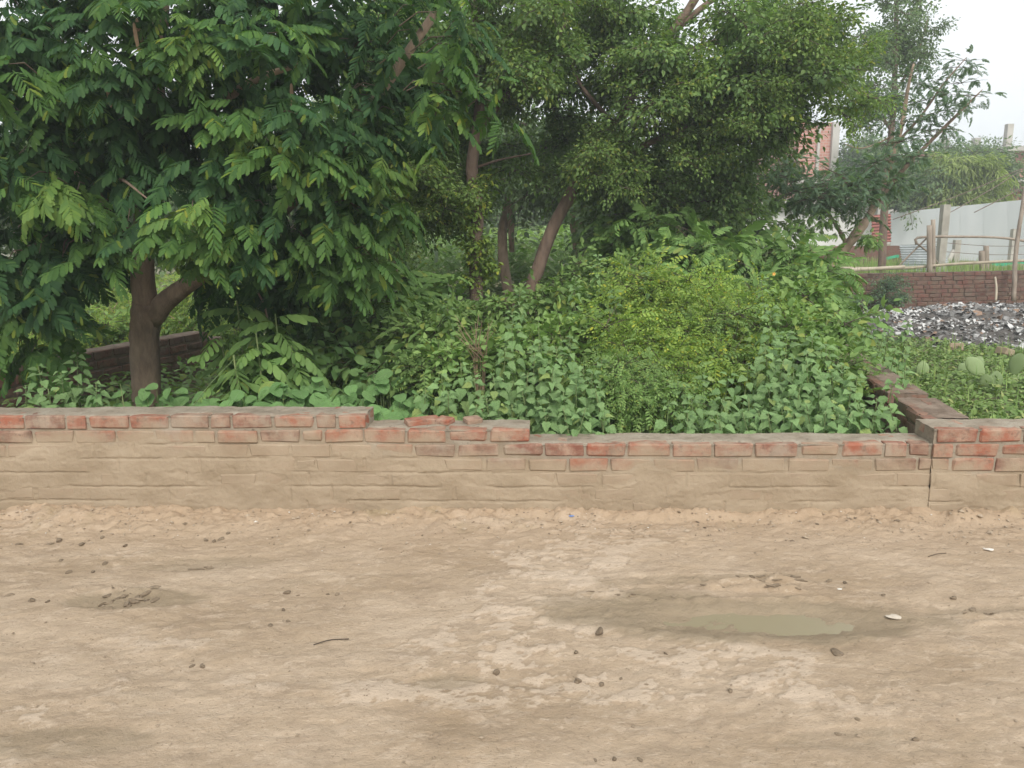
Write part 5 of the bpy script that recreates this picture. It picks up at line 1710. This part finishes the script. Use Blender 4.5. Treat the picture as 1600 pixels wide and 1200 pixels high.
corrugated('corrugated_sheet', at(1412, 424, 20), at(1482, 426, 20.4), at(1405, 383, 20.2), at(1468, 381, 20.4), 11, .018, 'zinc', 'grey corrugated zinc sheet leaning behind the rough fence')
corrugated('corrugated_sheet', at(1468, 418, 20.6), at(1482, 412, 20.8), at(1467, 384, 20.6), at(1474, 385, 20.8), 9, .018, 'zinc', 'narrow corrugated zinc offcut beside the tall concrete post')
corrugated('corrugated_sheet', at(1362, 380, 27), at(1392, 378, 27), at(1362, 336, 27), at(1392, 334, 27), 9, .03, 'red_sheet', 'rusty red corrugated shutter next to the white fence')


# white sheet fence: panels side by side
wf = empty('sheet_fence', at(1500, 408, 28))
tag(wf, 'tall white painted sheet fence behind the rough wooden fence', 'fence')
wb = Vector(wf.location)
cols_ = [1392, 1432, 1464, 1500, 1536, 1575, 1625, 1690]
for k in range(len(cols_) - 1):
    p0, p1 = cols_[k], cols_[k + 1]
    yy = lambda p: 29.0 - (p - 1390) * .016
    tp = lambda p: 333 - (p - 1390) * .098
    bt_ = lambda p: 398 + (p - 1390) * .05
    a, b_ = at(p0 + .15, bt_(p0) + 14, yy(p0)), at(p1 - .15, bt_(p1) + 14, yy(p1))
    c, d = at(p1 - .15, tp(p1) - U(0, .6), yy(p1)), at(p0 + .15, tp(p0) - U(0, .6), yy(p0))
    sh = Vector((0, .05 + (.012 if k % 2 else 0), 0))
    V = [a - wb, b_ - wb, c - wb, d - wb, a + sh - wb, b_ + sh - wb, c + sh - wb, d + sh - wb]
    MB().add([tuple(v) for v in V], [[0, 1, 2, 3], [7, 6, 5, 4], [3, 2, 6, 7], [0, 3, 7, 4], [1, 5, 6, 2]]).build('panel', M['white_sheet'], wf, smooth=False)

# low broken brick and earth behind the rough fence
o = MB().box((0, 0, 0), (4.2, .25, .55), None, .02).build('broken_wall', M['brick_far'], None, smooth=False)
o.location = at(1350, 398, 25); tag(o, 'low pinkish broken brick wall below the rusty shutter', 'wall')
for (px, py, y, w, lab) in ((1394, 402, 24, .22, 'scrap of green netting by the rusty shutter'), (1578, 411, 20, .45, 'strip of green netting hanging along the bamboo rail')):
    c = at(px, py, y)
    n = 12
    X, Y = np.meshgrid(np.linspace(-w, w, n), np.linspace(-.045, .045, 5))
    V = np.stack([X, .03 * np.sin(X * 13), Y + .03 * np.sin(X * 7)], -1).reshape(-1, 3)
    i = (np.arange(4)[:, None] * n + np.arange(n - 1)[None]).ravel()
    o = link('green_netting', make_mesh('green_netting', V, [np.stack([i, i + 1, i + n + 1, i + n], -1)], M['green_net']))
    o.location = c
    tag(o, lab, 'netting')


def house(name, y, px0, px1, py_top, z0, depth, mat, label, cat='house'):
    a, b_ = at(px0, py_top, y), at(px1, py_top, y)
    root = empty(name, ((a.x + b_.x) / 2, y, z0))
    tag(root, label, cat)
    w, h = b_.x - a.x, a.z - z0
    MB().box((0, depth / 2, h / 2), (w, depth, h)).build('wall', M[mat], root, smooth=False)
    return root, w, h


def hbox(root, name, mat, x, z, w, h, d=.12, y=0.0):
    """a piece on the front of a house, local coordinates; y < 0 stands proud"""
    return MB().box((x, y, z), (w, d, h)).build(name, M[mat], root, smooth=False)


# unfinished red brick tower house
r, w, h = house('brick_house', 40, 1250, 1309, 192, .5, 7, 'tower_brick', 'tall unfinished red brick house half hidden by the airy crown')
hbox(r, 'column', 'plaster', w / 2 - .12, h / 2, .34, h + .02, .3, -.05)
hbox(r, 'column', 'plaster', -w / 2 + .95, h / 2, .12, h + .02, .2, -.05)
zs = at(1300, 283, 40).z - .5
hbox(r, 'slab', 'plaster', 0, zs, w + .5, .28, .9, -.2)
hbox(r, 'slab', 'plaster', 0, zs - 3.2, w + .5, .28, .9, -.2)
for x in (-.55,):
    f = hbox(r, 'window', 'dark_glass', x, zs - 1.5, .8, 1.3, .1, -.02)
    hbox(r, 'window_frame', 'orange', x, zs - .80, 1.0, .12, .16, -.05)
hbox(r, 'doorway', 'orange', w / 2 - .75, zs - 1.2, .7, 1.6, .1, -.03)
# low whitewashed house
r, w, h = house('white_house', 30, 1120, 1372, 322, .4, 5, 'whitewash', 'low whitewashed house behind the slim feathery tree')
hbox(r, 'roof', 'plaster', 0, h + .1, w + .7, .22, 5.8, 2.4)
for x in (-2.4,):
    f = hbox(r, 'window', 'dark_glass', x, h * .55, .7, .8, .1, -.02)
    hbox(r, 'window_frame', 'wood', x, h * .55 - .45, .85, .08, .16, -.05)
# pink house at the edge
r, w, h = house('pink_house', 38, 1572, 1680, 232, .5, 6, 'pink', 'pink plastered house with roof pillars beyond the white fence')
hbox(r, 'slab', 'plaster', 0, h - .05, w + .5, .22, 6.6, 2.7)
hbox(r, 'slab', 'plaster', 0, h - 1.5, w + .4, .2, 1.2, -.3)
hbox(r, 'column', 'whitewash', -w / 2 + .14, h / 2, .28, h - .3, .3, -.12)
hbox(r, 'column', 'plaster', -w / 2 + .35, h + .6, .28, 1.15, .28, .5)
hbox(r, 'column', 'plaster', -w / 2 + 2.2, h + .6, .28, 1.15, .28, .5)
f = hbox(r, 'window', 'red_sheet', -w / 2 + 1.0, h - 2.6, 1.0, 1.2, .1, -.05)
for k in range(4): hbox(r, 'window_bar', 'wire', -w / 2 + .65 + .22 * k, h - 2.6, .03, 1.2, .05, -.13)
# far house with red roof edge between the trees
r, w, h = house('far_house', 60, 1330, 1545, 247, .5, 6, 'plaster', 'far grey house with a red parapet and roof pillars behind the trees')
hbox(r, 'parapet', 'red_sheet', w * .15, h + .2, w * .3, .5, .3, .2)
for x in (w * .2, w * .43): hbox(r, 'column', 'plaster', x, h + .7, .45, 1.4, .45, .6)
for x in (-.3, .05, .3): hbox(r, 'window', 'dark_glass', w * x, h * .72, 1.1, 1.2, .1, -.02)
o = MB().box((0, 0, 0), (1.7, .8, .5), Matrix.Rotation(.25, 3, 'Y'), .02).build('tarpaulin', M['tarp'], None, smooth=False)
o.location = at(1433, 325, 30.5); tag(o, 'dark tarpaulin roof edge beside the willowy bush', 'tarpaulin')

# yellow blossoms in the shrubs
for (px, py, y, s) in ((1209, 428, 6.3, .018),):
    mb = MB()
    p = at(px, py, y)
    for k in range(5):
        a = k * 1.2566
        bake(SMALL[0], [frame((math.cos(a), -.5, math.sin(a)), (0, -1, .3), (0, 0, 0), s)], mb)
    o = mb.build('blossom', M['flower'])
    o.location = p
    tag(o, 'small orange blossom behind the yellowish bushes', 'flower')


# ------------------------------------------------------------------ clods, crumbs and litter on the lane
def lump_mesh(seed, flat=.6):
    r = np.random.default_rng(seed)
    import bmesh
    bm = bmesh.new()
    bmesh.ops.create_icosphere(bm, subdivisions=2, radius=.5)
    ph = r.uniform(0, 6, (4, 3)); fr = r.uniform(2, 7, (4, 3))
    for v in bm.verts:
        c = np.array(v.co)
        k = 1 + .22 * sum(math.sin(float(np.dot(c, fr[i]) + ph[i][0])) for i in range(3)) / 1.6 + r.normal(0, .05)
        v.co = Vector((c[0] * k, c[1] * k * .8, c[2] * k * flat))
    me = bpy.data.meshes.new('mud_clod')
    bm.to_mesh(me); bm.free()
    return me


CLOD = []
for k in range(6):
    me = lump_mesh(k, .45 + .08 * k)
    me.materials.append(M['clod'])
    CLOD.append(me)
random.seed(77)
SINGLE = [(937, 993, 18, 'angular dark mud clod in the middle of the lane'), (1141, 1080, 10, 'round dark clod lying on bare pale mud'), (1307, 1022, 20, 'flat dark clod below the puddle'), (903, 1064, 13, 'brown clod beside a smaller one in the lane'), (940, 1066, 10, 'small brown clod next to the bigger one'),
          (775, 1050, 12, 'clod resting on the rim of the oval print'), (423, 979, 10, 'lone dark clod on the pale mud crust')]
for (px, py, wpx, lab) in SINGLE:
    g = gz(px, py)
    s = wpx / FOCAL * g.length
    o = link('mud_clod', random.choice(CLOD), None, Matrix.Translation((g.x, g.y, road_z(g.x, g.y) + s * .15)) @ Matrix.Rotation(U(0, 6), 4, 'Z') @ Matrix.Scale(s, 4))
    tag(o, lab, 'clod', 'mud clods on the lane')
CL = [(180, 925), (192, 931), (200, 938), (215, 940), (226, 930), (236, 926), (250, 925), (170, 940), (168, 948), (240, 935), (205, 928), (190, 921)]
for (px, py) in CL + [(p[0] + U(-14, 14), p[1] + U(-5, 5)) for p in CL]:
    g = gz(px + U(-3, 3), py + U(-2, 2)); s = U(5, 20) / FOCAL * g.length
    o = link('mud_clod', random.choice(CLOD), None, Matrix.Translation((g.x, g.y, road_z(g.x, g.y) + s * .03)) @ Matrix.Rotation(U(0, 6), 4, 'Z') @ Matrix.Diagonal((s, s * U(.35, .7), s * U(.3, .5), 1)))
    tag(o, 'dark clod in the churned wet patch of the lane', 'clod', 'clods in the churned patch')
SC = [(30, 850), (78, 849), (92, 845), (128, 851), (160, 842), (196, 853), (322, 846), (335, 847), (345, 843), (357, 837), (107, 894), (145, 894), (164, 881), (95, 876), (15, 931), (50, 939), (75, 941), (448, 925), (465, 928), (512, 927), (527, 928), (300, 1043), (316, 1043), (443, 953), (450, 971), (1310, 1144), (1340, 1127), (1430, 1156), (930, 1186), (960, 1186), (1000, 1188), (970, 1058), (1010, 1070), (1040, 1020), (900, 1020), (1240, 905), (1295, 910), (1320, 912), (1175, 905), (1490, 935), (1520, 950), (1540, 957), (1380, 930)]
for (px, py) in SC:
    g = gz(px, py); s = U(6, 12) / FOCAL * g.length
    o = link('mud_clod', random.choice(CLOD), None, Matrix.Translation((g.x, g.y, road_z(g.x, g.y) + s * .1)) @ Matrix.Rotation(U(0, 6), 4, 'Z') @ Matrix.Diagonal((s, s * .8, s * .7, 1)))
    tag(o, 'small dark clod scattered on the dried mud lane', 'clod', 'scattered small clods')


random.seed(88)
for (px0, py0, px1, py1, n_) in ((1085, 909, 1265, 913, 12), (1100, 919, 1250, 924, 20), (1165, 902, 1270, 902, 8), (880, 926, 1060, 938, 8), (1505, 960, 1600, 955, 9), (270, 893, 330, 886, 7)):
    for k in range(n_):
        f = U(0, 1)
        g = gz(px0 + (px1 - px0) * f, py0 + (py1 - py0) * f + U(-2, 2)); s = U(7, 17) / FOCAL * g.length
        o = link('mud_clod', random.choice(CLOD), None, Matrix.Translation((g.x, g.y, road_z(g.x, g.y) + s * .02)) @ Matrix.Rotation(U(-.3, .3), 4, 'Z') @ Matrix.Diagonal((s, s * U(.25, .4), s * U(.25, .4), 1)))
        tag(o, 'flat broken ridge of dried mud pushed up by a wheel', 'clod', 'wheel ridges on the lane')


def crumbs(name, n, mat, label, smin, smax, near=False):
    T = lump_mesh(99, .6)
    V = np.array([v.co for v in T.vertices]); tr = np.array([p.vertices for p in T.polygons])
    # a coarser lump is enough at this size
    V = np.array([(.5, 0, 0), (-.5, 0, 0), (0, .45, 0), (0, -.45, 0), (0, 0, .32), (0, 0, -.32)])
    tr = np.array([[0, 2, 4], [2, 1, 4], [1, 3, 4], [3, 0, 4], [2, 0, 5], [1, 2, 5], [3, 1, 5], [0, 3, 5]])
    mats = []
    for _ in range(n):
        x = U(-3.6, 3.4)
        y = wall_y(x) - (abs(random.gauss(0, .22)) + .03 if near else U(.05, 2.4))
        s = U(smin, smax) * (2.2 if random.random() < .06 else 1)
        mats.append(Matrix.Translation((x, y, road_z(x, y) + s * .12)) @ Matrix.Rotation(U(0, 6), 4, 'Z') @ Matrix.Rotation(U(-.5, .5), 4, 'X') @ Matrix.Diagonal((s * U(.7, 1.4), s, s * U(.5, 1), 1)))
    mb = MB()
    bake((V, tr), mats, mb)
    tag(mb.build(name, mat, smooth=False), label, kind='stuff')


crumbs('gravel', 5200, M['pebble'], 'fine mud crumbs scattered over the lane', .003, .009)
crumbs('debris', 900, M['pebble'], 'crumbled mud and mortar at the foot of the wall', .006, .020, True)
crumbs('debris', 320, M['clod'], 'dark crumbs of earth along the wall foot', .005, .014, True)
crumbs('litter', 60, M['shard'], 'tiny pale chips lying along the lane edge', .006, .014, True)
for (px, py, w, key, lab) in ((893, 814, 8, 'blue', 'tiny blue plastic scrap at the foot of the wall'), (1545, 862, 13, 'shard', 'white leaf shaped scrap lying near the side wall corner'), (1397, 963, 22, 'flake', 'flat pale stone flake beside the puddle'), (1312, 922, 8, 'shard', 'pale chip on the rim of the damp patch')):
    g = gz(px, py); s = w / FOCAL * g.length
    me = lump_mesh(px, .35); me.name = 'scrap'; me.materials.append(M[key])
    o = link('scrap', me, None, Matrix.Translation((g.x, g.y, road_z(g.x, g.y) + s * .12)) @ Matrix.Rotation(U(-.5, .5), 4, 'Z') @ Matrix.Diagonal((s, s * .7, s * .6, 1)))
    tag(o, lab, 'scrap')
for (pts, r, lab) in ((((490, 1008), (515, 1000), (545, 997)), .0022, 'thin bent twig lying on the pale lane'), (((1450, 874), (1465, 870), (1478, 868)), .002, 'short dark twig near the wall corner')):
    P = []
    for p in pts:
        g = gz(*p); P.append(Vector((g.x, g.y, road_z(g.x, g.y) + .004)))
    P = smooth_path(P, 8)
    b = P[0].copy()
    o = MB().tube([p - b for p in P], [r] * 8, 5).build('twig', M['twig'])
    o.location = b
    tag(o, lab, 'twig')

# ------------------------------------------------------------------ moist monsoon air
hm = bpy.data.materials.new('moist_air')
hm.use_nodes = True
hnt = hm.node_tree
hnt.nodes.clear()
pv = hnt.nodes.new('ShaderNodeVolumePrincipled')
pv.inputs['Color'].default_value = (0.93, 0.97, 1.0, 1)
pv.inputs['Density'].default_value = 0.0042
pv.inputs['Anisotropy'].default_value = 0.2
ho = hnt.nodes.new('ShaderNodeOutputMaterial')
hnt.links.new(pv.outputs[0], ho.inputs['Volume'])
hz = MB().box((0, 0, 6.0), (900, 900, 14.6)).build('haze', hm, smooth=False)
tag(hz, 'thin moist haze lying over the plots', kind='stuff')

print('objects', len(bpy.data.objects), 'tris', sum(len(m.polygons) for m in bpy.data.meshes))
